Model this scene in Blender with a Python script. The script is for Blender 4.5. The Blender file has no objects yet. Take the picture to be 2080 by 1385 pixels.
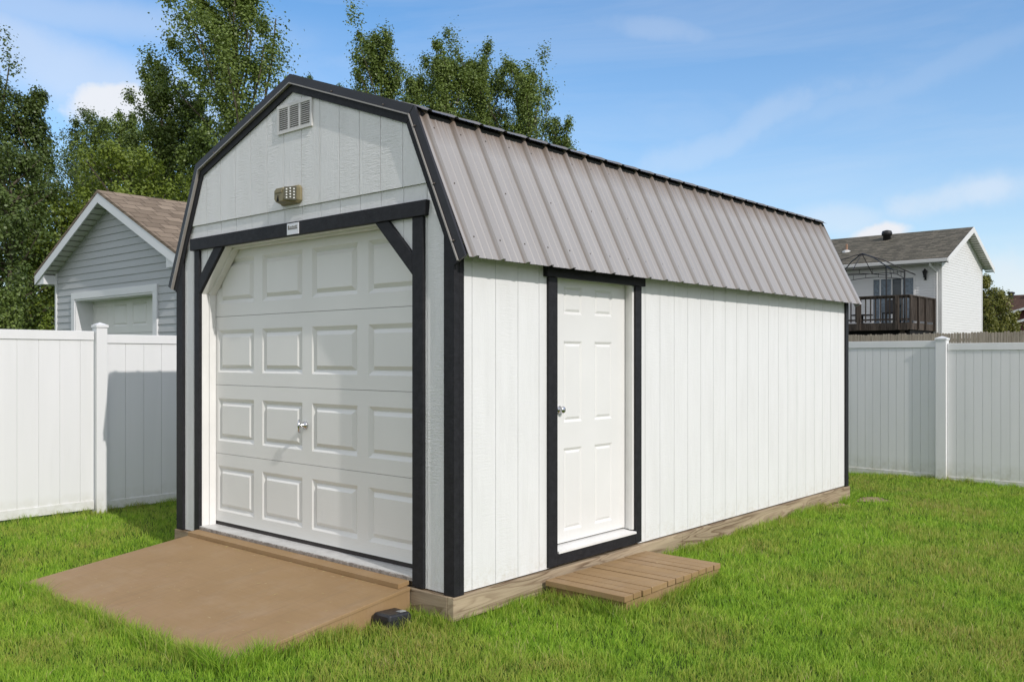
import bpy, math, random
import numpy as np
from mathutils import Vector
R = math.radians
random.seed(7)
rng = np.random.default_rng(11)
sc = bpy.context.scene
COL = sc.collection

# ------------------------------------------------------------------ camera
YAW = R(41.306)
CAM = Vector((3.684, -3.685, 1.383))
cd = bpy.data.cameras.new('camera')
cam = bpy.data.objects.new('camera', cd)
COL.objects.link(cam)
cam.location = CAM
cam.rotation_euler = (R(90), 0, YAW)
cd.sensor_width = 36
cd.lens = 31.53
cd.shift_y = 0.0166
cd.clip_start = 0.05
cd.clip_end = 2000
sc.camera = cam
FW = (-math.sin(YAW), math.cos(YAW))
RT = (math.cos(YAW), math.sin(YAW))

# ------------------------------------------------------------------ node helpers
class NT:
    def __init__(s, nt):
        s.nt = nt
        s.nodes = nt.nodes
    def n(s, t, **kw):
        x = s.nodes.new(t)
        for k, v in kw.items():
            setattr(x, k, v)
        return x
    def put(s, sock, v):
        if isinstance(v, bpy.types.NodeSocket):
            s.nt.links.new(v, sock)
        else:
            if hasattr(sock.default_value, '__len__') and not hasattr(v, '__len__'):
                v = (v,) * len(sock.default_value)
            if hasattr(sock.default_value, '__len__') and len(sock.default_value) == 4 and len(v) == 3:
                v = (*v, 1)
            sock.default_value = v
    def math(s, op, a, b=0.0, c=None, clamp=False):
        x = s.n('ShaderNodeMath', operation=op, use_clamp=clamp)
        s.put(x.inputs[0], a)
        s.put(x.inputs[1], b)
        if c is not None:
            s.put(x.inputs[2], c)
        return x.outputs[0]
    def vmath(s, op, a, b=(0, 0, 0)):
        x = s.n('ShaderNodeVectorMath', operation=op)
        s.put(x.inputs[0], a)
        s.put(x.inputs[1], b)
        return x.outputs['Value'] if op in ('DOT_PRODUCT', 'LENGTH') else x.outputs['Vector']
    def pos(s):
        return s.n('ShaderNodeNewGeometry').outputs['Position']
    def scale(s, v, k):
        return s.vmath('MULTIPLY', v, k)
    def noise(s, v, scale=1.0, detail=3.0, rough=0.5, dist=0.0, out='Fac'):
        x = s.n('ShaderNodeTexNoise')
        s.put(x.inputs['Vector'], v)
        x.inputs['Scale'].default_value = scale
        x.inputs['Detail'].default_value = detail
        x.inputs['Roughness'].default_value = rough
        x.inputs['Distortion'].default_value = dist
        return x.outputs[out]
    def ramp(s, f, stops, interp='LINEAR'):
        x = s.n('ShaderNodeValToRGB')
        x.color_ramp.interpolation = interp
        e = x.color_ramp.elements
        while len(e) < len(stops):
            e.new(0.5)
        for i, (p, c) in enumerate(stops):
            e[i].position = p
            e[i].color = (*c, 1) if hasattr(c, '__len__') else (c, c, c, 1)
        s.put(x.inputs[0], f)
        return x.outputs[0]
    def mix(s, f, a, b, mode='MIX'):
        x = s.n('ShaderNodeMix', data_type='RGBA', blend_type=mode)
        s.put(x.inputs[0], f)
        s.put(x.inputs[6], a)
        s.put(x.inputs[7], b)
        return x.outputs[2]
    def bump(s, h, strength=0.3, dist=0.01):
        x = s.n('ShaderNodeBump')
        x.inputs['Strength'].default_value = strength
        x.inputs['Distance'].default_value = dist
        s.put(x.inputs['Height'], h)
        return x.outputs[0]
    def sep(s, v):
        x = s.n('ShaderNodeSeparateXYZ')
        s.put(x.inputs[0], v)
        return x.outputs
    def comb(s, a, b, c=0.0):
        x = s.n('ShaderNodeCombineXYZ')
        for i, v in enumerate((a, b, c)):
            s.put(x.inputs[i], v)
        return x.outputs[0]

def material(name, rough=0.5, spec=0.4, metal=0.0):
    m = bpy.data.materials.new(name)
    m.use_nodes = True
    t = NT(m.node_tree)
    b = next(x for x in t.nodes if x.type == 'BSDF_PRINCIPLED')
    b.inputs['Roughness'].default_value = rough
    b.inputs['Specular IOR Level'].default_value = spec
    b.inputs['Metallic'].default_value = metal
    return m, t, b

def simple(name, col, rough=0.5, spec=0.4, var=0.06, nscale=3.0, bscale=0.0, bstr=0.2, metal=0.0):
    """painted / plain surface: a base colour with soft uneven variation and fine bump"""
    m, t, b = material(name, rough, spec, metal)
    p = t.pos()
    f = t.noise(p, nscale, 5, 0.6)
    lo = tuple(c * (1 - var) for c in col)
    hi = tuple(min(1, c * (1 + var)) for c in col)
    t.put(b.inputs['Base Color'], t.ramp(f, [(0.3, lo), (0.7, hi)]))
    t.put(b.inputs['Roughness'], t.math('MULTIPLY_ADD', t.noise(p, nscale * 4, 3), 0.25, rough - 0.12))
    if bscale:
        t.put(b.inputs['Normal'], t.bump(t.noise(p, bscale, 4), bstr, 0.004))
    return m

# ------------------------------------------------------------------ materials
M = {}

def siding_mat(name, along, bs=0.62):
    m, t, b = material(name, 0.55, 0.35)
    p = t.pos()
    x, y, z = t.sep(p)
    h = x if along == 'x' else y
    grain = t.noise(t.comb(t.math('MULTIPLY', h, 55), t.math('MULTIPLY', z, 7)), 1.0, 4, 0.6, 0.6)
    chat = t.noise(t.comb(t.math('MULTIPLY', h, 14), t.math('MULTIPLY', z, 95)), 1.0, 3, 0.6, 0.8)
    patch = t.noise(t.comb(t.math('MULTIPLY', h, 5), t.math('MULTIPLY', z, 1.6)), 1.0, 2)
    w = t.ramp(patch, [(0.42, 0.0), (0.58, 1.0)])
    hh = t.math('ADD', t.math('MULTIPLY', grain, w), t.math('MULTIPLY', chat, t.math('SUBTRACT', 1.0, w)))
    hh = t.math('ADD', hh, t.math('MULTIPLY', t.noise(p, 160, 2), 0.35))
    t.put(b.inputs['Normal'], t.bump(hh, bs, 0.009))
    dirt = t.noise(t.comb(t.math('MULTIPLY', h, 9), t.math('MULTIPLY', z, 1.3)), 1.0, 5, 0.65)
    c = t.ramp(dirt, [(0.25, (0.73, 0.73, 0.72)), (0.6, (0.79, 0.79, 0.785))])
    # splash stains low on the wall
    low = t.math('SUBTRACT', 1.0, t.math('MULTIPLY', z, 6.0), clamp=True)
    sp = t.math('MULTIPLY', low, t.ramp(t.noise(p, 22, 4, 0.7), [(0.45, 0.0), (0.75, 0.6)]))
    t.put(b.inputs['Base Color'], t.mix(sp, c, (0.55, 0.50, 0.40)))
    return m
M['siding_front'] = siding_mat('white_siding_front', 'x')
M['siding_side'] = siding_mat('white_siding_side', 'y', 0.22)

def black_mat():
    m, t, b = material('black_trim_paint', 0.6, 0.22)
    p = t.pos()
    x, y, z = t.sep(p)
    g = t.noise(t.comb(t.math('MULTIPLY', t.math('ADD', x, y), 25), t.math('MULTIPLY', z, 70)), 1.0, 4, 0.6, 0.5)
    t.put(b.inputs['Normal'], t.bump(g, 0.35, 0.005))
    f = t.noise(p, 18, 5, 0.7)
    c = t.ramp(f, [(0.3, (0.012, 0.012, 0.014)), (0.7, (0.024, 0.024, 0.028))])
    sc_ = t.ramp(t.noise(p, 120, 2, 0.5), [(0.74, 0.0), (0.8, 0.5)])
    t.put(b.inputs['Base Color'], t.mix(sc_, c, (0.14, 0.14, 0.14)))
    return m
M['black'] = black_mat()
M['rake'] = simple('charcoal_metal', (0.022, 0.022, 0.026), 0.42, 0.35, 0.12, 2.0)
M['lip'] = simple('shaded_upper_roof_metal', (0.17, 0.165, 0.165), 0.4, 0.5, 0.15, 3.0)  # same metal as the lower slope, colour darkened for its backlit grazing look
M['hem'] = simple('bare_metal_edge', (0.33, 0.31, 0.29), 0.45, 0.5, 0.1, 6.0)

def roof_mat():
    m, t, b = material('taupe_roof_metal', 0.42, 0.5)
    p = t.pos()
    x, y, z = t.sep(p)
    f = t.noise(t.comb(t.math('MULTIPLY', y, 4), t.math('MULTIPLY', z, 0.7)), 1.0, 4, 0.6)
    c = t.ramp(f, [(0.3, (0.315, 0.299, 0.292)), (0.7, (0.355, 0.34, 0.336))])
    fine = t.noise(t.comb(t.math('MULTIPLY', y, 30), t.math('MULTIPLY', z, 1.2)), 1.0, 4, 0.7)
    # rusty-brown run-off streaks that start below the knee flashing
    top = t.math('MULTIPLY_ADD', z, 5.0, -13.35, clamp=True)
    st = t.math('MULTIPLY', top, t.ramp(fine, [(0.3, 0.35), (0.6, 1.0)]))
    c = t.mix(st, c, (0.165, 0.115, 0.08))
    # thin brown dirt lines along each major rib, darkened as painted rib shade
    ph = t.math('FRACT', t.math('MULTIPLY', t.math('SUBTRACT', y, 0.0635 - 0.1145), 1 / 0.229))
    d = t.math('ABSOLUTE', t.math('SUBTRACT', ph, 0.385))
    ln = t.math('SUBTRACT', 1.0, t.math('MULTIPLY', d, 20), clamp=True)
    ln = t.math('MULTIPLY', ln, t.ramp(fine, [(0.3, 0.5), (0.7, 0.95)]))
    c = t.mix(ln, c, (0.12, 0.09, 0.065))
    # sheets of four ribs differ slightly in tone
    sheet = t.n('ShaderNodeTexWhiteNoise', noise_dimensions='1D')
    t.put(sheet.inputs['W'], t.math('FLOOR', t.math('MULTIPLY', t.math('SUBTRACT', y, 0.06), 1 / 0.916)))
    c = t.mix(t.math('MULTIPLY', sheet.outputs['Value'], 0.14), c, (0.2, 0.185, 0.175))
    spk = t.ramp(t.noise(p, 60, 2), [(0.73, 0.0), (0.8, 0.35)])
    c = t.mix(spk, c, (0.6, 0.58, 0.55))
    t.put(b.inputs['Base Color'], c)
    t.put(b.inputs['Roughness'], t.math('MULTIPLY_ADD', fine, 0.25, 0.32))
    t.put(b.inputs['Normal'], t.bump(t.noise(t.comb(t.math('MULTIPLY', y, 4), t.math('MULTIPLY', z, 2.2)), 1.0, 2), 0.22, 0.03))
    return m
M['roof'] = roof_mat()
M['screw'] = simple('screw_heads', (0.09, 0.075, 0.065), 0.5, 0.5, 0.2, 30)
M['door'] = None
def doormat(name, col, horiz):
    m, t, b = material(name, 0.42, 0.4)
    p = t.pos()
    x, y, z = t.sep(p)
    h = t.math('ADD', x, y)
    a, c_ = (9, 160) if horiz else (120, 7)
    g = t.noise(t.comb(t.math('MULTIPLY', h, a), t.math('MULTIPLY', z, c_)), 1.0, 4, 0.65, 0.9)
    t.put(b.inputs['Normal'], t.bump(g, 0.16, 0.003))
    f = t.noise(p, 2.2, 4)
    lo = tuple(v * 0.95 for v in col)
    cc = t.ramp(f, [(0.3, lo), (0.7, col)])
    low = t.math('SUBTRACT', 1.0, t.math('MULTIPLY', z, 2.2), clamp=True)
    dirt = t.math('MULTIPLY', low, t.ramp(g, [(0.4, 0.05), (0.75, 0.28)]))
    t.put(b.inputs['Base Color'], t.mix(dirt, cc, (0.60, 0.55, 0.46)))
    return m
M['gdoor'] = doormat('garage_door_white', (0.77, 0.77, 0.745), True)
M['sdoor'] = doormat('side_door_white', (0.79, 0.785, 0.77), False)
M['jamb'] = simple('white_jamb_paint', (0.78, 0.775, 0.755), 0.5, 0.35, 0.05, 5, 60, 0.15)
def vinyl_mat():
    m, t, b = material('white_vinyl', 0.42, 0.4)
    p = t.pos()
    x, y, z = t.sep(p)
    f = t.noise(t.comb(t.math('MULTIPLY', t.math('ADD', x, y), 5.2), t.math('MULTIPLY', z, 0.5)), 1.0, 3)
    c = t.ramp(f, [(0.3, (0.76, 0.765, 0.76)), (0.7, (0.80, 0.80, 0.80))])
    low = t.math('MULTIPLY_ADD', z, -4.5, 0.45, clamp=True)
    st = t.math('MULTIPLY', low, t.ramp(t.noise(p, 11, 5, 0.7), [(0.35, 0.05), (0.75, 0.75)]))
    c = t.mix(st, c, (0.42, 0.40, 0.27))
    run = t.ramp(t.noise(t.comb(t.math('MULTIPLY', t.math('ADD', x, y), 14), t.math('MULTIPLY', z, 0.9)), 1.0, 4, 0.7), [(0.55, 0.0), (0.8, 0.10)])
    c = t.mix(run, c, (0.52, 0.51, 0.47))
    t.put(b.inputs['Base Color'], c)
    t.put(b.inputs['Normal'], t.bump(t.noise(t.comb(t.math('MULTIPLY', t.math('ADD', x, y), 2.5), t.math('MULTIPLY', z, 0.8)), 1.0, 2), 0.25, 0.02))
    return m
M['vinyl'] = vinyl_mat()
M['plastic_white'] = simple('vent_plastic', (0.66, 0.65, 0.63), 0.5, 0.4, 0.06, 9)
M['dark'] = simple('dark_void', (0.012, 0.012, 0.012), 0.8, 0.2, 0.2, 9)
M['rubber'] = simple('black_rubber', (0.03, 0.025, 0.024), 0.6, 0.3, 0.2, 9)
M['screen'] = simple('grey_insect_screen', (0.13, 0.115, 0.10), 0.8, 0.2, 0.2, 20)
M['chrome'] = simple('chrome', (0.62, 0.62, 0.64), 0.16, 0.5, 0.05, 20, metal=1.0)
M['brass_tan'] = simple('faded_tan_plastic', (0.24, 0.205, 0.115), 0.5, 0.4, 0.14, 14)
M['lens'] = simple('fixture_face', (0.11, 0.105, 0.075), 0.35, 0.5, 0.3, 40)
M['led'] = simple('white_led', (0.85, 0.85, 0.82), 0.3, 0.5, 0.02, 40)
M['boxblack'] = simple('glossy_black_plastic', (0.018, 0.019, 0.023), 0.33, 0.5, 0.3, 12, 60, 0.1)
M['sticker'] = simple('grey_sticker', (0.33, 0.34, 0.33), 0.6, 0.3, 0.3, 45)
M['signwhite'] = simple('sign_white', (0.75, 0.76, 0.8), 0.4, 0.4, 0.03, 30)
M['signgrey'] = simple('sign_print', (0.20, 0.18, 0.155), 0.5, 0.3, 0.5, 90)

def tread_mat():
    m, t, b = material('aluminium_tread_plate', 0.42, 0.5, 0.25)
    p = t.pos()
    x, y, z = t.sep(p)
    ck = t.n('ShaderNodeTexVoronoi')
    t.put(ck.inputs['Vector'], t.comb(t.math('MULTIPLY', x, 50), t.math('MULTIPLY', y, 50), t.math('MULTIPLY', z, 50)))
    t.put(b.inputs['Normal'], t.bump(ck.outputs['Distance'], 0.5, 0.004))
    t.put(b.inputs['Base Color'], t.ramp(t.noise(p, 9, 5, 0.7), [(0.3, (0.58, 0.575, 0.56)), (0.7, (0.76, 0.755, 0.74))]))
    return m
M['tread'] = tread_mat()
M['edge'] = simple('dirty_metal_edge', (0.30, 0.27, 0.245), 0.6, 0.3, 0.45, 30)

def wood_mat(name, axis, light, dark, k=9.0, zs=9.0, ls=0.9):
    """weathered wood with flowing cathedral grain running along one axis"""
    m, t, b = material(name, 0.8, 0.2)
    p = t.pos()
    x, y, z = t.sep(p)
    if axis == 'x':
        v = t.comb(t.math('MULTIPLY', x, ls), t.math('MULTIPLY', z, zs), t.math('MULTIPLY', y, 3))
    elif axis == 'y':
        v = t.comb(t.math('MULTIPLY', y, ls), t.math('MULTIPLY', z, zs), t.math('MULTIPLY', x, 3))
    else:
        v = t.comb(t.math('MULTIPLY', z, ls), t.math('MULTIPLY', t.math('ADD', x, y), zs))
    nz = t.noise(v, 1.0, 2.5, 0.5, 0.4)
    ring = t.math('FRACT', t.math('MULTIPLY', nz, k))
    fine = t.noise(t.vmath('MULTIPLY', v, (3, 14, 6)), 1.0, 4, 0.7)
    big = t.noise(v, 0.8, 3)
    c = t.ramp(ring, [(0.0, light), (0.55, tuple(0.8 * a + 0.2 * q for a, q in zip(light, dark))), (0.9, dark), (1.0, light)])
    c = t.mix(t.ramp(fine, [(0.35, 0.0), (0.75, 0.5)]), c, tuple(0.65 * q for q in dark))
    c = t.mix(t.ramp(big, [(0.5, 0.0), (0.68, 0.55)]), c, tuple(min(1, 1.35 * q) for q in light))
    t.put(b.inputs['Base Color'], c)
    t.put(b.inputs['Normal'], t.bump(t.math('ADD', ring, fine), 0.25, 0.004))
    return m
M['skid_y'] = wood_mat('weathered_skid_side', 'y', (0.40, 0.32, 0.22), (0.17, 0.115, 0.07))
M['skid_x'] = wood_mat('weathered_skid_front', 'x', (0.33, 0.26, 0.18), (0.14, 0.095, 0.055), 8, 8, 1.6)
M['picket'] = wood_mat('grey_picket_wood', 'z', (0.52, 0.45, 0.37), (0.22, 0.18, 0.14), 5, 40, 0.6)
M['deckwood'] = wood_mat('brown_deck_stain', 'z', (0.10, 0.08, 0.066), (0.03, 0.024, 0.02), 4, 12, 0.8)

def brown_mat():
    m, t, b = material('brown_deck_paint', 0.6, 0.2)
    p = t.pos()
    x, y, z = t.sep(p)
    f = t.noise(p, 1.7, 5, 0.6)
    c = t.ramp(f, [(0.3, (0.31, 0.195, 0.09)), (0.5, (0.345, 0.225, 0.108)), (0.72, (0.365, 0.24, 0.135))])
    g = t.noise(t.comb(t.math('MULTIPLY', y, 60), t.math('MULTIPLY', x, 2.5), t.math('MULTIPLY', z, 30)), 1.0, 4, 0.6, 0.5)
    c = t.mix(t.ramp(g, [(0.4, 0.0), (0.8, 0.18)]), c, (0.15, 0.085, 0.04))
    c = t.mix(t.math('MULTIPLY', t.n('ShaderNodeObjectInfo').outputs['Random'], 0.35), c, (0.27, 0.18, 0.10))
    scuff = t.ramp(t.noise(t.scale(p, (26, 1.6, 1.6)), 1.0, 5, 0.7, 0.3), [(0.52, 0.0), (0.72, 0.35)])
    c = t.mix(scuff, c, (0.20, 0.14, 0.085))
    dust = t.ramp(t.noise(p, 3.2, 6, 0.7), [(0.5, 0.0), (0.75, 0.3)])
    c = t.mix(dust, c, (0.42, 0.32, 0.22))
    chips = t.ramp(t.noise(t.scale(p, (14, 70, 40)), 1.0, 2, 0.4), [(0.745, 0.0), (0.77, 0.8)])
    c = t.mix(chips, c, (0.48, 0.37, 0.22))
    t.put(b.inputs['Base Color'], c)
    t.put(b.inputs['Normal'], t.bump(g, 0.22, 0.003))
    t.put(b.inputs['Roughness'], t.math('MULTIPLY_ADD', f, 0.35, 0.42))
    return m
M['brown'] = brown_mat()

def vinyl_siding(name, col):
    m, t, b = material(name, 0.5, 0.35)
    p = t.pos()
    x, y, z = t.sep(p)
    f = t.noise(t.comb(t.math('MULTIPLY', t.math('ADD', x, y), 0.9), t.math('MULTIPLY', z, 9)), 1.0, 4, 0.6)
    t.put(b.inputs['Base Color'], t.ramp(f, [(0.3, tuple(c * 0.94 for c in col)), (0.7, col)]))
    t.put(b.inputs['Normal'], t.bump(t.noise(t.comb(t.math('MULTIPLY', t.math('ADD', x, y), 3), t.math('MULTIPLY', z, 60)), 1.0, 3), 0.12, 0.004))
    return m
M['vs_grey'] = vinyl_siding('blue_grey_vinyl_siding', (0.45, 0.465, 0.47))
M['vs_white'] = vinyl_siding('white_vinyl_siding', (0.76, 0.76, 0.75))
M['vs_red'] = vinyl_siding('dark_red_siding', (0.10, 0.022, 0.02))
M['fascia'] = simple('pale_fascia', (0.74, 0.745, 0.755), 0.45, 0.4, 0.04, 2)
M['soffit'] = simple('ribbed_soffit', (0.60, 0.60, 0.57), 0.5, 0.3, 0.06, 4)
M['gutter'] = simple('grey_white_gutter', (0.62, 0.62, 0.61), 0.45, 0.4, 0.05, 3)

def shingle_mat(name, axis, k, cols, w=0.30, h=0.145):
    m, t, b = material(name, 0.9, 0.15)
    p = t.pos()
    x, y, z = t.sep(p)
    u = x if axis == 'x' else y
    v = t.math('MULTIPLY', z, k)
    br = t.n('ShaderNodeTexBrick')
    t.put(br.inputs['Vector'], t.comb(u, v))
    br.offset = 0.37
    br.inputs['Scale'].default_value = 1.0
    br.inputs['Brick Width'].default_value = w
    br.inputs['Row Height'].default_value = h
    br.inputs['Mortar Size'].default_value = 0.008
    br.inputs['Mortar Smooth'].default_value = 0.3
    br.inputs['Color1'].default_value = (0, 0, 0, 1)
    br.inputs['Color2'].default_value = (1, 1, 1, 1)
    br.inputs['Mortar'].default_value = (0.0, 0.0, 0.0, 1)
    blot = t.noise(t.comb(t.math('MULTIPLY', u, 3.3), t.math('MULTIPLY', v, 6.9)), 1.0, 3, 0.6)
    f = t.math('ADD', t.math('MULTIPLY', br.outputs['Color'], 0.45), t.math('MULTIPLY', blot, 0.6))
    c = t.ramp(f, [(0.15, cols[0]), (0.5, cols[1]), (0.85, cols[2])])
    gr = t.noise(p, 70, 3, 0.7)
    c = t.mix(t.ramp(gr, [(0.3, 0.35), (0.7, 0.0)]), c, tuple(q * 0.45 for q in cols[0]))
    c = t.mix(t.math('MULTIPLY', br.outputs['Fac'], 0.75), c, tuple(q * 0.3 for q in cols[0]))
    t.put(b.inputs['Base Color'], c)
    # each course slopes up to its lower edge
    saw = t.math('FRACT', t.math('MULTIPLY', v, 1.0 / h))
    hh = t.math('ADD', t.math('SUBTRACT', 1.0, saw), t.math('MULTIPLY', gr, 0.3))
    t.put(b.inputs['Normal'], t.bump(hh, 0.55, 0.012))
    return m
M['shingle_tan'] = shingle_mat('tan_brown_shingles', 'y', 1.45, ((0.155, 0.12, 0.088), (0.25, 0.195, 0.145), (0.36, 0.285, 0.215)))
M['shingle_grey'] = shingle_mat('weathered_grey_shingles', 'x', 2.3, ((0.075, 0.07, 0.056), (0.125, 0.115, 0.09), (0.22, 0.195, 0.155)), 0.33, 0.15)
M['shingle_brown'] = shingle_mat('dark_brown_shingles', 'x', 2.3, ((0.07, 0.042, 0.032), (0.10, 0.06, 0.045), (0.12, 0.075, 0.06)), 0.4, 0.2)
M['glass'] = simple('dark_window_glass', (0.03, 0.04, 0.05), 0.06, 0.6, 0.4, 1.2)
M['curtain'] = simple('blue_grey_blind', (0.17, 0.21, 0.25), 0.25, 0.5, 0.3, 9)
M['iron'] = simple('black_iron', (0.02, 0.02, 0.022), 0.5, 0.4, 0.1, 9)
M['copper'] = simple('brown_pipe', (0.33, 0.2, 0.13), 0.6, 0.3, 0.1, 9)

def leaf_mat(name, dark, light, trans=0.35):
    m = bpy.data.materials.new(name)
    m.use_nodes = True
    t = NT(m.node_tree)
    t.nodes.clear()
    out = t.n('ShaderNodeOutputMaterial')
    a = t.n('ShaderNodeAttribute')
    a.attribute_name = 'tint'
    big = t.noise(t.pos(), 0.9, 3)
    f = t.math('ADD', t.math('MULTIPLY', a.outputs['Fac'], 0.65), t.math('MULTIPLY', big, 0.4))
    c = t.ramp(f, [(0.15, dark), (0.85, light)])
    d = t.n('ShaderNodeBsdfPrincipled')
    d.inputs['Roughness'].default_value = 0.42
    d.inputs['Specular IOR Level'].default_value = 0.45
    t.put(d.inputs['Base Color'], c)
    tr = t.n('ShaderNodeBsdfTranslucent')
    t.put(tr.inputs['Color'], t.mix(0.5, c, (0.16, 0.20, 0.02)))
    mx = t.n('ShaderNodeMixShader')
    mx.inputs[0].default_value = trans
    t.nt.links.new(d.outputs[0], mx.inputs[1])
    t.nt.links.new(tr.outputs[0], mx.inputs[2])
    t.nt.links.new(mx.outputs[0], out.inputs[0])
    return m
M['leaf'] = leaf_mat('poplar_leaves', (0.065, 0.11, 0.02), (0.27, 0.355, 0.085))
M['leaf_dark'] = leaf_mat('dark_green_leaves', (0.042, 0.074, 0.017), (0.165, 0.23, 0.06))
M['leaf_bright'] = leaf_mat('bright_green_leaves', (0.10, 0.155, 0.018), (0.27, 0.34, 0.05), 0.4)
M['leaf_yellow'] = leaf_mat('yellow_green_leaves', (0.10, 0.12, 0.02), (0.28, 0.27, 0.06), 0.35)
M['bark'] = simple('grey_bark', (0.11, 0.095, 0.07), 0.9, 0.1, 0.35, 4, 12, 0.6)

def grass_mat():
    m = bpy.data.materials.new('lawn_grass')
    m.use_nodes = True
    t = NT(m.node_tree)
    t.nodes.clear()
    out = t.n('ShaderNodeOutputMaterial')
    a = t.n('ShaderNodeAttribute')
    a.attribute_name = 'tint'
    p = t.pos()
    big = t.noise(t.scale(p, (1, 1, 0)), 0.9, 4, 0.6)
    big2 = t.noise(t.scale(p, (1, 1, 0)), 4.5, 3, 0.6)
    f = t.math('ADD', t.math('MULTIPLY', a.outputs['Fac'], 0.5), t.math('MULTIPLY', big2, 0.5))
    c = t.ramp(f, [(0.22, (0.074, 0.182, 0.009)), (0.5, (0.232, 0.42, 0.026)), (0.78, (0.45, 0.61, 0.07))])
    dry = t.math('MULTIPLY', t.ramp(big, [(0.44, 0.0), (0.61, 0.9)]), t.ramp(a.outputs['Fac'], [(0.3, 0.15), (0.85, 1.0)]))
    c = t.mix(dry, c, (0.42, 0.36, 0.10))
    straw = t.ramp(a.outputs['Fac'], [(0.955, 0.0), (0.965, 0.8)])
    c = t.mix(straw, c, (0.50, 0.43, 0.20))
    # thin blades scatter light between them: bend the shading normal towards the sky
    nrm = t.vmath('NORMALIZE', t.vmath('ADD', t.vmath('MULTIPLY', t.n('ShaderNodeNewGeometry').outputs['Normal'], (0.75, 0.75, 0.75)), (0, 0, 0.48)))
    d = t.n('ShaderNodeBsdfPrincipled')
    d.inputs['Roughness'].default_value = 0.5
    d.inputs['Specular IOR Level'].default_value = 0.25
    t.put(d.inputs['Base Color'], c)
    t.put(d.inputs['Normal'], nrm)
    tr = t.n('ShaderNodeBsdfTranslucent')
    t.put(tr.inputs['Color'], t.mix(0.3, c, (0.34, 0.46, 0.02)))
    mx = t.n('ShaderNodeMixShader')
    mx.inputs[0].default_value = 0.42
    t.nt.links.new(d.outputs[0], mx.inputs[1])
    t.nt.links.new(tr.outputs[0], mx.inputs[2])
    t.nt.links.new(mx.outputs[0], out.inputs[0])
    return m
M['grass'] = grass_mat()

def ground_mat():
    m, t, b = material('lawn_soil', 0.95, 0.1)
    p = t.pos()
    f = t.noise(p, 14, 6, 0.75)
    c = t.ramp(f, [(0.3, (0.028, 0.05, 0.010)), (0.55, (0.055, 0.095, 0.016)), (0.75, (0.10, 0.10, 0.035))])
    t.put(b.inputs['Base Color'], c)
    t.put(b.inputs['Normal'], t.bump(t.noise(p, 40, 4, 0.7), 0.6, 0.02))
    return m
M['ground'] = ground_mat()
def soil_mat():
    m, t, b = material('bare_sandy_soil', 0.95, 0.1)
    p = t.pos()
    t.put(b.inputs['Base Color'], t.ramp(t.noise(p, 30, 5, 0.7), [(0.3, (0.25, 0.17, 0.10)), (0.7, (0.45, 0.35, 0.22))]))
    t.put(b.inputs['Normal'], t.bump(t.noise(p, 60, 5, 0.7), 0.8, 0.02))
    return m
M['soil'] = soil_mat()

# ------------------------------------------------------------------ mesh helpers
def tag(o, label=None, cat=None, group=None, kind=None):
    if label: o['label'] = label
    if cat: o['category'] = cat
    if group: o['group'] = group
    if kind: o['kind'] = kind
    return o

def thing(name, label, cat, loc, group=None):
    o = bpy.data.objects.new(name, None)
    o.empty_display_size = 0.2
    COL.objects.link(o)
    o.location = loc
    return tag(o, label, cat, group)

def wloc(o):
    v = Vector((0, 0, 0))
    while o is not None:
        v += o.location
        o = o.parent
    return v

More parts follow.
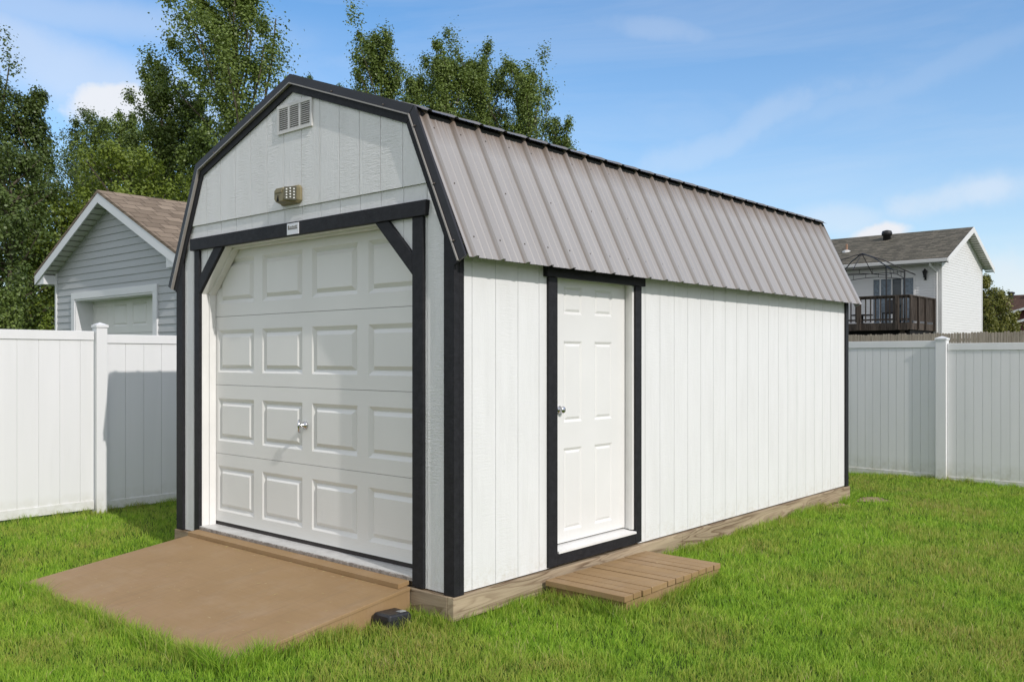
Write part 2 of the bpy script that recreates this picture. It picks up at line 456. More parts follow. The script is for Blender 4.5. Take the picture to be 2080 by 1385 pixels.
class MB:
    def __init__(s):
        s.v, s.f, s.mi = [], [], []
    def face(s, pts, mi=0):
        i = len(s.v)
        s.v += [tuple(p) for p in pts]
        s.f.append(tuple(range(i, i + len(pts))))
        s.mi.append(mi)
    def box(s, x0, x1, y0, y1, z0, z1, mi=0):
        i = len(s.v)
        s.v += [(x0, y0, z0), (x1, y0, z0), (x1, y1, z0), (x0, y1, z0), (x0, y0, z1), (x1, y0, z1), (x1, y1, z1), (x0, y1, z1)]
        for q in ((0, 3, 2, 1), (4, 5, 6, 7), (0, 1, 5, 4), (1, 2, 6, 5), (2, 3, 7, 6), (3, 0, 4, 7)):
            s.f.append(tuple(i + k for k in q))
            s.mi.append(mi)
    def prism(s, poly, fn, a, b, mi=0, cap=True):
        """2-D polygon extruded: fn(u, v, w) -> 3-D point, w from a to b"""
        i = len(s.v)
        n = len(poly)
        s.v += [tuple(fn(u, v, a)) for u, v in poly] + [tuple(fn(u, v, b)) for u, v in poly]
        for k in range(n):
            s.f.append((i + k, i + (k + 1) % n, i + n + (k + 1) % n, i + n + k))
            s.mi.append(mi)
        if cap:
            s.f.append(tuple(i + k for k in range(n))[::-1]); s.mi.append(mi)
            s.f.append(tuple(i + n + k for k in range(n))); s.mi.append(mi)
    def bar(s, p, q, w, h=None, mi=0):
        """square bar between two points"""
        h = h or w
        p, q = Vector(p), Vector(q)
        d = (q - p).normalized()
        up = Vector((0, 0, 1)) if abs(d.z) < 0.95 else Vector((1, 0, 0))
        a = d.cross(up).normalized() * (w / 2)
        b = a.cross(d).normalized() * (h / 2)
        i = len(s.v)
        for c in (p, q):
            s.v += [tuple(c + a + b), tuple(c - a + b), tuple(c - a - b), tuple(c + a - b)]
        for f in ((0, 1, 2, 3), (7, 6, 5, 4), (0, 4, 5, 1), (1, 5, 6, 2), (2, 6, 7, 3), (3, 7, 4, 0)):
            s.f.append(tuple(i + k for k in f)); s.mi.append(mi)
    def tube(s, pts, rad, seg=8, mi=0, cap=True):
        pts = [Vector(p) for p in pts]
        if not hasattr(rad, '__len__'):
            rad = [rad] * len(pts)
        i0 = len(s.v)
        for k, p in enumerate(pts):
            d = (pts[min(k + 1, len(pts) - 1)] - pts[max(k - 1, 0)]).normalized()
            up = Vector((0, 0, 1)) if abs(d.z) < 0.9 else Vector((1, 0, 0))
            a = d.cross(up).normalized()
            b = a.cross(d)
            for j in range(seg):
                an = 2 * math.pi * j / seg
                s.v.append(tuple(p + (a * math.cos(an) + b * math.sin(an)) * rad[k]))
        for k in range(len(pts) - 1):
            for j in range(seg):
                a = i0 + k * seg + j
                b = i0 + k * seg + (j + 1) % seg
                s.f.append((a, b, b + seg, a + seg)); s.mi.append(mi)
        if cap:
            s.f.append(tuple(i0 + j for j in range(seg))[::-1]); s.mi.append(mi)
            e = i0 + (len(pts) - 1) * seg
            s.f.append(tuple(e + j for j in range(seg))); s.mi.append(mi)
    def lathe(s, c, axis, prof, seg=16, mi=0):
        """prof: list of (distance along axis, radius)"""
        ax = Vector(axis).normalized()
        s.tube([Vector(c) + ax * d for d, r in prof], [max(r, 0.0005) for d, r in prof], seg, mi)
    def build(s, name, mats, parent=None, smooth=False, bevel=0.0):
        me = bpy.data.meshes.new(name)
        off = wloc(parent) if parent else Vector((0, 0, 0))
        me.from_pydata([(a - off.x, b - off.y, c - off.z) for a, b, c in s.v], [], s.f)
        if not isinstance(mats, (list, tuple)):
            mats = [mats]
        for m in mats:
            me.materials.append(m)
        me.polygons.foreach_set('material_index', s.mi)
        if smooth:
            me.polygons.foreach_set('use_smooth', [True] * len(s.f))
        me.update()
        o = bpy.data.objects.new(name, me)
        COL.objects.link(o)
        if parent:
            o.parent = parent
        if bevel:
            bv = o.modifiers.new('bevel', 'BEVEL')
            bv.width = bevel
            bv.segments = 2
            bv.limit_method = 'ANGLE'
        return o

def clip_half(poly, a, b, c):
    """keep a*u + b*v <= c"""
    out = []
    for i in range(len(poly)):
        p, q = poly[i], poly[(i + 1) % len(poly)]
        dp, dq = a * p[0] + b * p[1] - c, a * q[0] + b * q[1] - c
        if dp <= 0:
            out.append(p)
        if dp * dq < 0:
            t = dp / (dp - dq)
            out.append((p[0] + (q[0] - p[0]) * t, p[1] + (q[1] - p[1]) * t))
    return out

def clip(poly, convex):
    """convex counter-clockwise"""
    for i in range(len(convex)):
        p, q = convex[i], convex[(i + 1) % len(convex)]
        ex, ey = q[0] - p[0], q[1] - p[1]
        poly = clip_half(poly, ey, -ex, ey * p[0] - ex * p[1])
        if len(poly) < 3:
            return []
    return poly

# ------------------------------------------------------------------ ground height
def sm(t):
    t = np.clip(t, 0, 1)
    return t * t * (3 - 2 * t)
def gh(x, y):
    x = np.asarray(x, float); y = np.asarray(y, float)
    g = -0.195 + 0.055 * sm((-3.4 - x) / 1.5)
    g = g + 0.035 * np.exp(-((x - 0.1) / 0.8) ** 2) * sm((y - 0.2) / 1.5)
    g = g + 0.012 * np.sin(x * 1.3 + 0.6) * np.cos(y * 1.1) * sm((x - 0.8) / 1.5)
    return g

def axis_pts():
    a = list(np.arange(-7, 10.01, 0.25))
    return [-900, -400, -150, -60, -30, -18, -12, -9] + a + [12, 16, 22, 35, 60, 120, 250, 500, 900]
gx = axis_pts(); gy = axis_pts()
X, Y = np.meshgrid(gx, gy, indexing='ij')
Z = gh(np.clip(X, -8, 10), np.clip(Y, -8, 10))
vs = np.stack([X, Y, Z], -1).reshape(-1, 3)
ny = len(gy)
fs = [(i * ny + j, (i + 1) * ny + j, (i + 1) * ny + j + 1, i * ny + j + 1) for i in range(len(gx) - 1) for j in range(ny - 1)]
me = bpy.data.meshes.new('lawn')
me.from_pydata(vs.tolist(), [], fs)
me.materials.append(M['ground'])
lawn = bpy.data.objects.new('lawn', me)
COL.objects.link(lawn)
tag(lawn, kind='structure')
lawn.data.polygons.foreach_set('use_smooth', [True] * len(fs))

# ================================================================== THE SHED
SH = thing('storage_shed', 'white gambrel-roofed shed with black trim, roll-up door and taupe metal roof', 'shed', (-1.598, 3.0, -0.15))
W = 3.196
L = 6.05
FY = 0.022            # front siding plane
SX = -0.02            # side siding plane
GAM = [(0.075, 1.955), (-0.345, 2.86), (-1.598, 3.30), (-2.851, 2.86), (-3.271, 1.955)]     # underside of the roof
GAMC = [(0.075, -1), ] + GAM + [(-3.271, -1)]
GAMC = [(-3.271, -1), (0.075, -1)] + GAM[:]    # counter-clockwise

def front(u, v, w):   # (x, z) on a plane facing -y
    return (u, w, v)
def boards(mb, poly, g0, pitch, fn, w0, th, gap=0.006, horiz_clip=None):
    """grooved panel: convex 2-D polygon split into boards, with a sunk backing"""
    us = [p[0] for p in poly]
    k0 = math.floor((min(us) - g0) / pitch) - 1
    k1 = math.ceil((max(us) - g0) / pitch) + 1
    for k in range(k0, k1):
        a = g0 + k * pitch + gap / 2
        b = g0 + (k + 1) * pitch - gap / 2
        q = clip(poly, [(a, -50), (b, -50), (b, 50), (a, 50)])
        if len(q) >= 3:
            mb.prism(q, fn, w0, w0 + th)
    mb.prism(poly, fn, w0 + th * 0.55 * (1 if th > 0 else 1), w0 + th * 2.0)

PF = 0.2087
GF0 = -0.456
mb = MB()
up = clip([(-3.4, 2.432), (0.2, 2.432), (0.2, 3.6), (-3.4, 3.6)], GAMC)
boards(mb, up, GF0, PF, front, FY - 0.012, 0.010)
mb.build('gable_siding', M['siding_front'], SH)
mb = MB()
for rect in ([(-3.10, 0.0), (-2.88, 0.0), (-2.88, 2.29), (-3.10, 2.29)], [(-0.30, 0.0), (-0.05, 0.0), (-0.05, 2.29), (-0.30, 2.29)],
             [(-3.10, 2.29), (-0.05, 2.29), (-0.05, 2.45), (-3.10, 2.45)],
             [(-0.30, 1.93), (-0.30, 2.29), (-0.68, 2.29)], [(-2.88, 1.93), (-2.50, 2.29), (-2.88, 2.29)]):
    a = 0
    if rect[1][0] < rect[0][0] or len(rect) == 3:
        pass
    area = sum(rect[i][0] * rect[(i + 1) % len(rect)][1] - rect[(i + 1) % len(rect)][0] * rect[i][1] for i in range(len(rect)))
    if area < 0:
        rect = rect[::-1]
    q = clip(rect, GAMC)
    if len(q) >= 3:
        boards(mb, q, GF0 - 0.004, PF, front, FY, 0.010)
mb.build('front_siding', M['siding_front'], SH)

def side(u, v, w):    # (y, z) on a plane facing +x
    return (w, u, v)
mb = MB()
top = 2.0
for a, b, z0, z1 in ((0.05, 0.90, 0.0, top), (1.95, L, 0.0, top), (0.90, 1.95, 1.95, top)):
    boards(mb, [(a, z0), (b, z0), (b, z1), (a, z1)], 2.048 - 0.003, 0.2087, side, SX - 0.010, 0.010, 0.005)
# sunk backing behind the grooves
mb2 = MB()
for a, b, z0, z1 in ((0.05, 0.90, 0.0, top), (1.95, L, 0.0, top)):
    mb2.box(SX - 0.03, SX - 0.0065, a, b, z0, z1)
mb.v += []
sd = MB()
g0 = 2.048
for a, b, z0, z1 in ((0.05, 0.90, 0.004, top), (1.95, L, 0.004, top)):
    k0 = math.floor((a - g0) / PF) - 1
    k1 = math.ceil((b - g0) / PF) + 1
    for k in range(k0, k1):
        p0 = max(a, g0 + k * PF + 0.0022); p1 = min(b, g0 + (k + 1) * PF - 0.0022)
        if p1 > p0:
            sd.box(SX - 0.012, SX, p0, p1, z0, z1)
    sd.box(SX - 0.04, SX - 0.0055, a, b, z0, z1)
sd.box(SX - 0.04, SX - 0.002, 0.9, 1.95, 1.99, 2.03)
sd.build('side_siding', M['siding_side'], SH)
# back and left walls (closed box, seen only from other positions)
bk = MB()
bk.prism(clip([(-3.17, 0), (-0.03, 0), (-0.03, 3.6), (-3.17, 3.6)], GAMC), front, L - 0.03, L - 0.002)
bk.box(-3.176, -3.15, 0.05, L - 0.03, 0.0, 2.0)
bk.build('rear_siding', M['siding_front'], SH)

# corner trims
def trim(name, boxes, mat=M['black'], bevel=0.003):
    m_ = MB()
    for bx in boxes:
        m_.box(*bx)
    return m_.build(name, mat, SH, bevel=bevel)
for q in ([(-0.088, -0.005), (0.0, -0.005), (0.0, 2.4), (-0.088, 2.4)], [(-3.196, -0.005), (-3.094, -0.005), (-3.094, 2.4), (-3.196, 2.4)]):
    m_ = MB()
    m_.prism(clip(q, [(-3.25, -1), (0.055, -1), (0.055, 1.99), (-0.36, 2.885), (-2.836, 2.885), (-3.25, 1.99)]), front, 0.0, FY + 0.02)
    m_.build('corner_trim', M['black'], SH, bevel=0.003)
trim('corner_trim', [(-0.022, 0.0, FY + 0.0205, 0.083, -0.005, 1.99)])
trim('corner_trim', [(SX - 0.002, 0.0, L - 0.075, L, -0.005, 1.99)])
trim('corner_trim', [(-3.2, -3.174, FY + 0.0205, 0.09, -0.005, 1.99)])
# garage door casing
trim('door_casing', [(-0.361, -0.265, 0.0, FY + 0.004, 0.0, 2.2325)])
trim('door_casing', [(-2.917, -2.842, 0.0, FY + 0.004, 0.0, 2.2325)])
m_ = MB()
m_.prism([(-2.963, 2.235), (-0.238, 2.235), (-0.226, 2.328), (-2.963, 2.328)], front, -0.012, FY + 0.004)
m_.build('header_trim', M['black'], SH, bevel=0.003)
for sgn in (1, -1):
    q = [(-0.3615, 1.888), (-0.3615, 2.018), (-0.578, 2.2335), (-0.707, 2.2335)]
    if sgn < 0:
        q = [(-3.203 - u, v) for u, v in q]
    m_ = MB()
    m_.prism(q, front, 0.0, FY + 0.004)
    m_.build('corner_brace', M['black'], SH, bevel=0.003)

# door opening lining (jambs, chamfers and soffit) -- an angled portal
op = [(-2.842, 0.0), (-2.842, 1.888), (-2.4975, 2.2335), (-0.7055, 2.2335), (-0.361, 1.888), (-0.361, 0.0)]
m_ = MB()
def lining(mb, pts, y0, y1, th, inset=0.0):
    n = len(pts)
    cx, cz = -1.6, 1.0
    for i in range(n - 1):
        p, q = pts[i], pts[i + 1]
        dx, dz = q[0] - p[0], q[1] - p[1]
        ln = math.hypot(dx, dz)
        nx, nz = -dz / ln, dx / ln                # outward
        if nx * (p[0] - cx) + nz * (p[1] - cz) < 0:
            nx, nz = -nx, -nz
        ax, az = dx / ln * th, dz / ln * th
        p_in = (p[0] - nx * inset, p[1] - nz * inset)
        q_in = (q[0] - nx * inset, q[1] - nz * inset)
        quad = [p_in, q_in, (q[0] + nx * th + 0 * ax, q[1] + nz * th), (p[0] + nx * th, p[1] + nz * th)]
        mb.prism(quad, front, y0, y1)
lining(m_, op, FY + 0.0045, 0.085, 0.03)
lining(m_, op, 0.0855, 0.139, 0.03, 0.014)
m_.build('door_frame', M['jamb'], SH)

# sectional garage door: every section has four panels framed by a V groove
DY = 0.142
GD = MB()
secs = [(0.088, 0.6245), (0.6275, 1.1685), (1.1715, 1.7085), (1.7115, 2.262)]
cols = [(-2.796, -2.292), (-2.178, -1.674), (-1.560, -1.056), (-0.942, -0.438)]
XL, XR = -2.885, -0.32
def vgroove_panel(mb, P, u0, u1, v0, v1, w=0.034, d=0.021, field=0.0):
    """P(u, v, depth): outer slope in, inner slope back out to the raised field"""
    rings = [(0.0, 0.0), (w * 0.9, d), (w * 1.75, field)]
    def ring(o, dd):
        return [P(u0 + o, v0 + o, dd), P(u1 - o, v0 + o, dd), P(u1 - o, v1 - o, dd), P(u0 + o, v1 - o, dd)]
    rs = [ring(o, dd) for o, dd in rings]
    for a, b in zip(rs, rs[1:]):
        for k in range(4):
            mb.face([a[k], a[(k + 1) % 4], b[(k + 1) % 4], b[k]])
    mb.face(rs[-1])
def panel_sheet(mb, P, ua, ub, va, vb, cols, rows, **kw):
    us = sorted({ua, ub, *[c for q in cols for c in q]})
    vs_ = sorted({va, vb, *[r for q in rows for r in q]})
    for a, b in zip(us, us[1:]):
        for c, d in zip(vs_, vs_[1:]):
            if (a, b) in cols and (c, d) in rows:
                vgroove_panel(mb, P, a, b, c, d, **kw)
            else:
                mb.face([P(a, c, 0), P(b, c, 0), P(b, d, 0), P(a, d, 0)])
Pf = lambda u, v, d: (u, DY + d, v)
gd_root = None
for i, (a, b) in enumerate(secs):
    mbs = MB()
    r0, r1 = a + 0.098, b - 0.104
    if i == 0: r0, r1 = 0.172, 0.530
    panel_sheet(mbs, Pf, XL, XR, a, b, cols, [(r0, r1)])
    mbs.face([Pf(XL, b, 0), Pf(XR, b, 0), Pf(XR, b, 0.04), Pf(XL, b, 0.04)])
    mbs.face([Pf(XL, a, 0), Pf(XR, a, 0), Pf(XR, a, 0.04), Pf(XL, a, 0.04)])
    if i == 0:
        for bk_ in ():
            pass
        mbs2 = MB()
        mbs2.box(XL, XR, DY + 0.03, DY + 0.04, 0.09, 2.26)
        gd_root = mbs2.build('garage_door', M['signgrey'], SH)
    mbs.build('door_section', M['gdoor'], gd_root)
sl = MB()
sl.box(XL, XR, DY + 0.003, DY + 0.03, 0.060, 0.087)
sl.build('bottom_seal', M['rubber'], gd_root)
hd = MB()
hx, hz = -1.633, 0.905
hd.lathe((hx, DY, hz), (0, -1, 0), [(0, 0.028), (0.012, 0.028), (0.016, 0.018), (0.04, 0.016), (0.045, 0.012), (0.06, 0.011)], 16)
hd.tube([(hx - 0.004, DY - 0.055, hz + 0.042), (hx, DY - 0.06, hz), (hx - 0.004, DY - 0.052, hz - 0.05)], [0.006, 0.011, 0.007], 8)
hd.build('door_handle', M['chrome'], gd_root, smooth=True)
# threshold plate with folded front edge
tp = MB()
tp.box(XL + 0.045, XR - 0.043, 0.0045, DY + 0.05, 0.030, 0.058)
plate_ = tp.build('threshold_plate', M['tread'], SH)
ed = MB()
xk = XL + 0.047
while xk < XR - 0.05:                      # knurled, dirty front edge
    ed.box(xk, xk + 0.011, 0.0015 - random.uniform(0, 0.0012), 0.0042, 0.0315, 0.0555 - random.uniform(0, 0.006))
    xk += 0.015
ed.build('knurled_edge', M['edge'], plate_)

# side door
SD = -0.088
y0, y1 = 0.966, 1.878
sd_root_mb = MB()
Ps = lambda u, v, d: (SD - d, u, v)
scols = [(1.140, 1.350), (1.497, 1.715)]
srows = [(0.203, 0.767), (0.943, 1.498), (1.682, 1.868)]
panel_sheet(sd_root_mb, Ps, 0.968, 1.876, 0.128, 1.925, scols, srows, w=0.02, d=0.009, field=0.002)
sd_root_mb.face([Ps(0.968, 0.128, 0), Ps(1.876, 0.128, 0), Ps(1.876, 0.128, 0.04), Ps(0.968, 0.128, 0.04)])
sdoor = sd_root_mb.build('side_door', M['sdoor'], SH)
kb = MB()
kb.lathe((SD, 1.092, 1.033), (1, 0, 0), [(0, 0.026), (0.006, 0.026), (0.010, 0.010), (0.018, 0.010), (0.022, 0.020), (0.034, 0.024), (0.042, 0.020), (0.045, 0.005)], 16)
kb.build('door_knob', M['chrome'], sdoor, smooth=True)
dk = MB()
dk.box(SD - 0.06, SD - 0.03, 0.96, 1.90, 0.10, 1.95)
dk.build('door_reveal', M['dark'], SH)
fr = MB()
fr.box(SD - 0.02, -0.0165, 1.881, 1.945, 0.118, 1.955)      # right jamb
fr.box(SD - 0.02, -0.0165, 0.90, 0.964, 0.118, 1.955)
fr.box(SD - 0.02, -0.0165, 0.964, 1.881, 1.928, 1.955)
fr.box(-0.045, -0.017, 1.868, 1.8805, 0.118, 1.928)         # door stop
fr.build('side_door_frame', M['jamb'], SH)
st = MB()
st.prism([(SD - 0.03, 0.095), (0.008, 0.090), (0.008, 0.104), (SD - 0.03, 0.117)], lambda u, v, w: (u, w, v), 0.9705, 1.8905)
st.build('door_sill', M['jamb'], SH)
trim('side_door_casing', [(SX - 0.003, 0.0, 0.873, 0.966, 0.012, 1.913)])
trim('side_door_casing', [(SX - 0.003, 0.0, 1.891, 1.972, 0.018, 1.913)])
trim('side_door_casing', [(SX - 0.003, -0.001, 0.9665, 1.8905, 0.014, 0.088)])
trim('side_door_header', [(SX - 0.003, 0.014, 0.838, 2.005, 1.915, 2.0)])

# floor skids and rim boards
sk = MB()
sk.box(-0.045, 0.006, -0.0125, 2.55, -0.145, -0.006)
sk.box(-0.045, 0.004, 2.554, L + 0.03, -0.145, -0.007)
sk.build('side_skid', M['skid_y'], SH, bevel=0.004)
sk = MB()
sk.box(-3.2, -0.0455, -0.014, 0.03, -0.14, -0.007)
sk.build('front_skid', M['skid_x'], SH, bevel=0.004)
sk = MB()
sk.box(-3.2, -3.16, 0.03, L + 0.03, -0.145, -0.006)
sk.build('side_skid', M['skid_y'], SH)
fl = MB()
fl.box(-3.15, -0.05, 0.035, L - 0.04, -0.03, 0.028)
fl.build('floor_deck', M['skid_x'], SH)

# ---- roof: ribbed metal panels
RP, R0 = 0.229, 0.0635
def rib_profile(y0, y1):
    """list of (y, height) across the panel"""
    pts = [(y0, 0.0)]
    k = math.ceil((y0 - R0) / RP)
    while R0 + k * RP < y1 - 0.03:
        c = R0 + k * RP
        for dy, h in ((-0.022, 0), (-0.010, 0.020), (0.010, 0.020), (0.022, 0)):
            if y0 < c + dy < y1:
                pts.append((c + dy, h))
        for m_off in (0.085, 0.150):
            for dy, h in ((-0.009, 0), (-0.003, 0.0028), (0.003, 0.0028), (0.009, 0)):
                if y0 < c + m_off + dy < y1:
                    pts.append((c + m_off + dy, h))
        k += 1
    pts.append((y1, 0.0))
    return pts
def ribbed(mb, path, nrm, y0, y1, th=0.004, hk=1.0):
    """path: list of (x, z) from top to bottom; nrm per path point"""
    pr = rib_profile(y0, y1)
    n = len(pr)
    for sgn in (0, 1):
        base = len(mb.v)
        for (x, z), (nx, nz) in zip(path, nrm):
            for y, h in pr:
                o = h * hk - sgn * th
                mb.v.append((x + nx * o, y, z + nz * o))
        for i in range(len(path) - 1):
            for j in range(n - 1):
                a = base + i * n + j
                mb.f.append((a, a + n, a + n + 1, a + 1) if sgn == 0 else (a, a + 1, a + n + 1, a + n))
                mb.mi.append(0)
YR0, YR1 = 0.004, L + 0.085
def nr(a, b, s=1):
    dx, dz = b[0] - a[0], b[1] - a[1]
    l = math.hypot(dx, dz)
    n = (dz / l, -dx / l)
    return n if n[1] > 0 else (-n[0], -n[1])
def mirror(p):
    return (2 * -1.598 - p[0], p[1])
EAVE, KNEE = (0.115, 1.963), (-0.330, 2.885)
n_low = nr(EAVE, KNEE)
PEAK = (-1.598, 3.335)
LIP0, LIP1 = (-0.318, 2.9), (-0.272, 2.877)
n_up = nr(PEAK, LIP0)
n_lip = nr(LIP0, LIP1)
def screws(mb, path_a, path_b, n, ts, mi=1):
    """small screw heads in rows"""
    k = 0
    while R0 + k * RP < YR1 - 0.1:
        for ti, tt in enumerate(ts):
            if ti == 1 and k % 2:
                continue
            y = R0 + k * RP + 0.045
            if y < 0.06: continue
            x = path_a[0] + (path_b[0] - path_a[0]) * tt
            z = path_a[1] + (path_b[1] - path_a[1]) * tt
            c = Vector((x, y, z))
            mb.lathe(c, (n[0], 0, n[1]), [(0, 0.0055), (0.004, 0.0045), (0.005, 0.002)], 6, mi)
        k += 1
m_ = MB()
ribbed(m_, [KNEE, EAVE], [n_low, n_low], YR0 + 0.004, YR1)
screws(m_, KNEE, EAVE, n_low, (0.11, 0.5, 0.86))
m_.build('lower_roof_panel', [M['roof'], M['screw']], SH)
m_ = MB()
ml = lambda n: (-n[0], n[1])
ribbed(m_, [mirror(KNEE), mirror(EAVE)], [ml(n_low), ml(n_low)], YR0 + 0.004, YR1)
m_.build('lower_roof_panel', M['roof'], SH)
m_ = MB()
ribbed(m_, [PEAK, LIP0, LIP1], [n_up, n_up, n_lip], YR0 + 0.004, YR1, hk=0.5)
m_.build('upper_roof_panel', M['lip'], SH)
m_ = MB()
ribbed(m_, [mirror(PEAK), mirror(LIP0), mirror(LIP1)], [ml(n_up), ml(n_up), ml(n_lip)], YR0 + 0.004, YR1, hk=0.5)
m_.build('upper_roof_panel', M['lip'], SH)
m_ = MB()
m_.prism([(-1.75, 3.305), (-1.598, 3.362), (-1.446, 3.305), (-1.446, 3.301), (-1.598, 3.356), (-1.75, 3.301)], lambda u, v, w: (u, w, v), 0.01, YR1)
m_.build('ridge_cap', M['rake'], SH)
# knee closure strip (dark) between the two slopes
m_ = MB()
m_.prism([(-0.345, 2.86), (-0.315, 2.835), (-0.300, 2.86), (-0.335, 2.898)], lambda u, v, w: (u, w, v), 0.03, L + 0.06)
m_.prism([mirror(p) for p in [(-0.345, 2.86), (-0.315, 2.835), (-0.300, 2.86), (-0.335, 2.898)]], lambda u, v, w: (u, w, v), 0.03, L + 0.06)
m_.build('knee_flashing', M['rake'], SH)
# roof deck boards under the metal close the eaves
m_ = MB()
for f in (lambda p: p, mirror):
    m_.prism([f(p) for p in [(0.050, 2.055), (-0.358, 2.872), (-0.40, 2.845), (-0.01, 2.055)]], lambda u, v, w: (u, w, v), 0.05, L + 0.07)
    m_.prism([f(p) for p in [(-0.36, 2.875), (-1.598, 3.32), (-1.598, 3.29), (-0.38, 2.85)]], lambda u, v, w: (u, w, v), 0.05, L + 0.07)
m_.build('roof_deck', M['jamb'], SH)

# rake trim: dark metal face, pale hem, black fascia board
OUT = [(0.100, 1.967), (-0.330, 2.903), (-1.598, 3.355)]
def offset_chain(pts, d):
    """inward offset of the right half profile"""
    res = []
    n1, n2 = nr(pts[0], pts[1]), nr(pts[1], pts[2])
    res.append((pts[0][0] - n1[0] * d, pts[0][1] - n1[1] * d))
    # mitre at the knee
    bx, bz = n1[0] + n2[0], n1[1] + n2[1]
    k = d / ((bx * n1[0] + bz * n1[1]))
    res.append((pts[1][0] - bx * k, pts[1][1] - bz * k))
    res.append((pts[2][0], pts[2][1] - d / n2[1]))
    return res
def rake(name, d0, d1, ya, yb, mat, splits=True, ext=0.0):
    A, B = offset_chain(OUT, d0), offset_chain(OUT, d1)
    for f in (lambda p: p, mirror):
        for i in (0, 1):
            q = [A[i], A[i + 1], B[i + 1], B[i]]
            q = [f(p) for p in q]
            m_ = MB()
            m_.prism(q, front, ya - (0.002 if i == 1 else 0), yb)
            m_.build(name, mat, SH)
rake('rake_trim', -0.004, 0.052, -0.016, 0.002, M['rake'])
rake('rake_hem', 0.0525, 0.061, -0.024, 0.002, M['hem'])
rake('fascia_board', 0.0615, 0.112, -0.002, FY - 0.013, M['black'])
# rear gable edge
for f in (lambda p: p, mirror):
    A, B = offset_chain(OUT, 0.0), offset_chain(OUT, 0.07)
    for i in (0, 1):
        m_ = MB()
        m_.prism([f(p) for p in [A[i], A[i + 1], B[i + 1], B[i]]], front, YR1 + 0.001, YR1 + 0.012)
        m_.build('rake_trim', M['hem'] if i == 0 else M['rake'], SH)
MIDL = offset_chain(OUT, 0.040)
for f in (lambda p: p, mirror):
    for i, ts in ((0, (0.12, 0.5, 0.9)), (1, (0.2, 0.62))):
        for tt in ts:
            x, z = f((MIDL[i][0] + (MIDL[i + 1][0] - MIDL[i][0]) * tt, MIDL[i][1] + (MIDL[i + 1][1] - MIDL[i][1]) * tt))
            m_ = MB()
            m_.lathe((x, -0.017, z), (0, -1, 0), [(0, 0.006), (0.006, 0.005), (0.010, 0.002)], 8)
            m_.build('trim_screw', M['screw'], SH)

# gable vent with louvres
VX0, VX1, VZ0, VZ1 = -1.772, -1.366, 2.962, 3.163
gv = MB()
fy0, fy1 = FY - 0.026, FY - 0.012
w = 0.022
gv.box(VX0, VX1, fy0, fy1, VZ0, VZ0 + w); gv.box(VX0, VX1, fy0, fy1, VZ1 - w, VZ1)
cw = (VX1 - VX0 - 4 * w) / 3
for k in range(4):
    gv.box(VX0 + k * (cw + w), VX0 + k * (cw + w) + w, fy0 + 0.001, fy1, VZ0 + w, VZ1 - w)
vent = gv.build('gable_vent', M['plastic_white'], SH)
lv = MB()
ns = 11
for k in range(3):
    xa = VX0 + w + k * (cw + w); xb = xa + cw
    for j in range(ns):
        z = VZ0 + w + (j + 0.5) * (VZ1 - VZ0 - 2 * w) / ns
        lv.face([(xa, fy0, z - 0.008), (xb, fy0, z - 0.008), (xb, fy1 - 0.001, z + 0.0062), (xa, fy1 - 0.001, z + 0.0062)])
        lv.face([(xa, fy0, z - 0.008), (xb, fy0, z - 0.008), (xb, fy0, z - 0.0045), (xa, fy0, z - 0.0045)])
lv.build('louvres', M['plastic_white'], vent)
vb = MB()
vb.box(VX0 + 0.01, VX1 - 0.01, fy1 - 0.0008, fy1 - 0.0002, VZ0 + 0.01, VZ1 - 0.01)
vb.build('vent_screen', M['screen'], vent)
# small maker's plate on the header
sg = MB()
sg.box(-1.632, -1.497, -0.0165, -0.012, 2.240, 2.318)
plate = sg.build('name_plate', M['signwhite'], SH)
sg = MB()
sg.box(-1.620, -1.510, -0.0175, -0.0166, 2.275, 2.283)
sg.box(-1.620, -1.606, -0.0175, -0.0166, 2.284, 2.304)
for k in range(9):
    x = -1.60 + k * 0.010
    sg.box(x, x + 0.006, -0.0175, -0.0166, 2.286, 2.286 + random.uniform(0.009, 0.016))
sg.build('plate_print', M['signgrey'], plate)

# ------------------------------------------------------------------ flood light on the gable
FLT = thing('flood_light', 'faded tan security flood light screwed to the white gable above the roll-up door', 'light', (-1.6, FY - 0.012, 2.51))
yb = FY - 0.0125
h_ = MB()
def loft(mb, rings, cap=True):
    base = len(mb.v)
    n = len(rings[0])
    for r in rings:
        mb.v += [tuple(p) for p in r]
    for i in range(len(rings) - 1):
        for k in range(n):
            a = base + i * n + k; b = base + i * n + (k + 1) % n
            mb.f.append((a, b, b + n, a + n)); mb.mi.append(0)
    if cap:
        mb.f.append(tuple(base + k for k in range(n))[::-1]); mb.mi.append(0)
        e = base + (len(rings) - 1) * n
        mb.f.append(tuple(e + k for k in range(n))); mb.mi.append(0)
def rrect(x0, x1, z0, z1, y, c=0.02):
    return [(x0 + c, y, z0), (x1 - c, y, z0), (x1, y, z0 + c), (x1, y, z1 - c), (x1 - c, y, z1), (x0 + c, y, z1), (x0, y, z1 - c), (x0, y, z0 + c)]
loft(h_, [rrect(-1.728, -1.488, 2.452, 2.578, yb), rrect(-1.728, -1.488, 2.452, 2.578, yb - 0.018), rrect(-1.718, -1.510, 2.458, 2.570, yb - 0.030), rrect(-1.700, -1.585, 2.468, 2.562, yb - 0.085)])
h_.build('housing', M['brass_tan'], FLT, bevel=0.003)
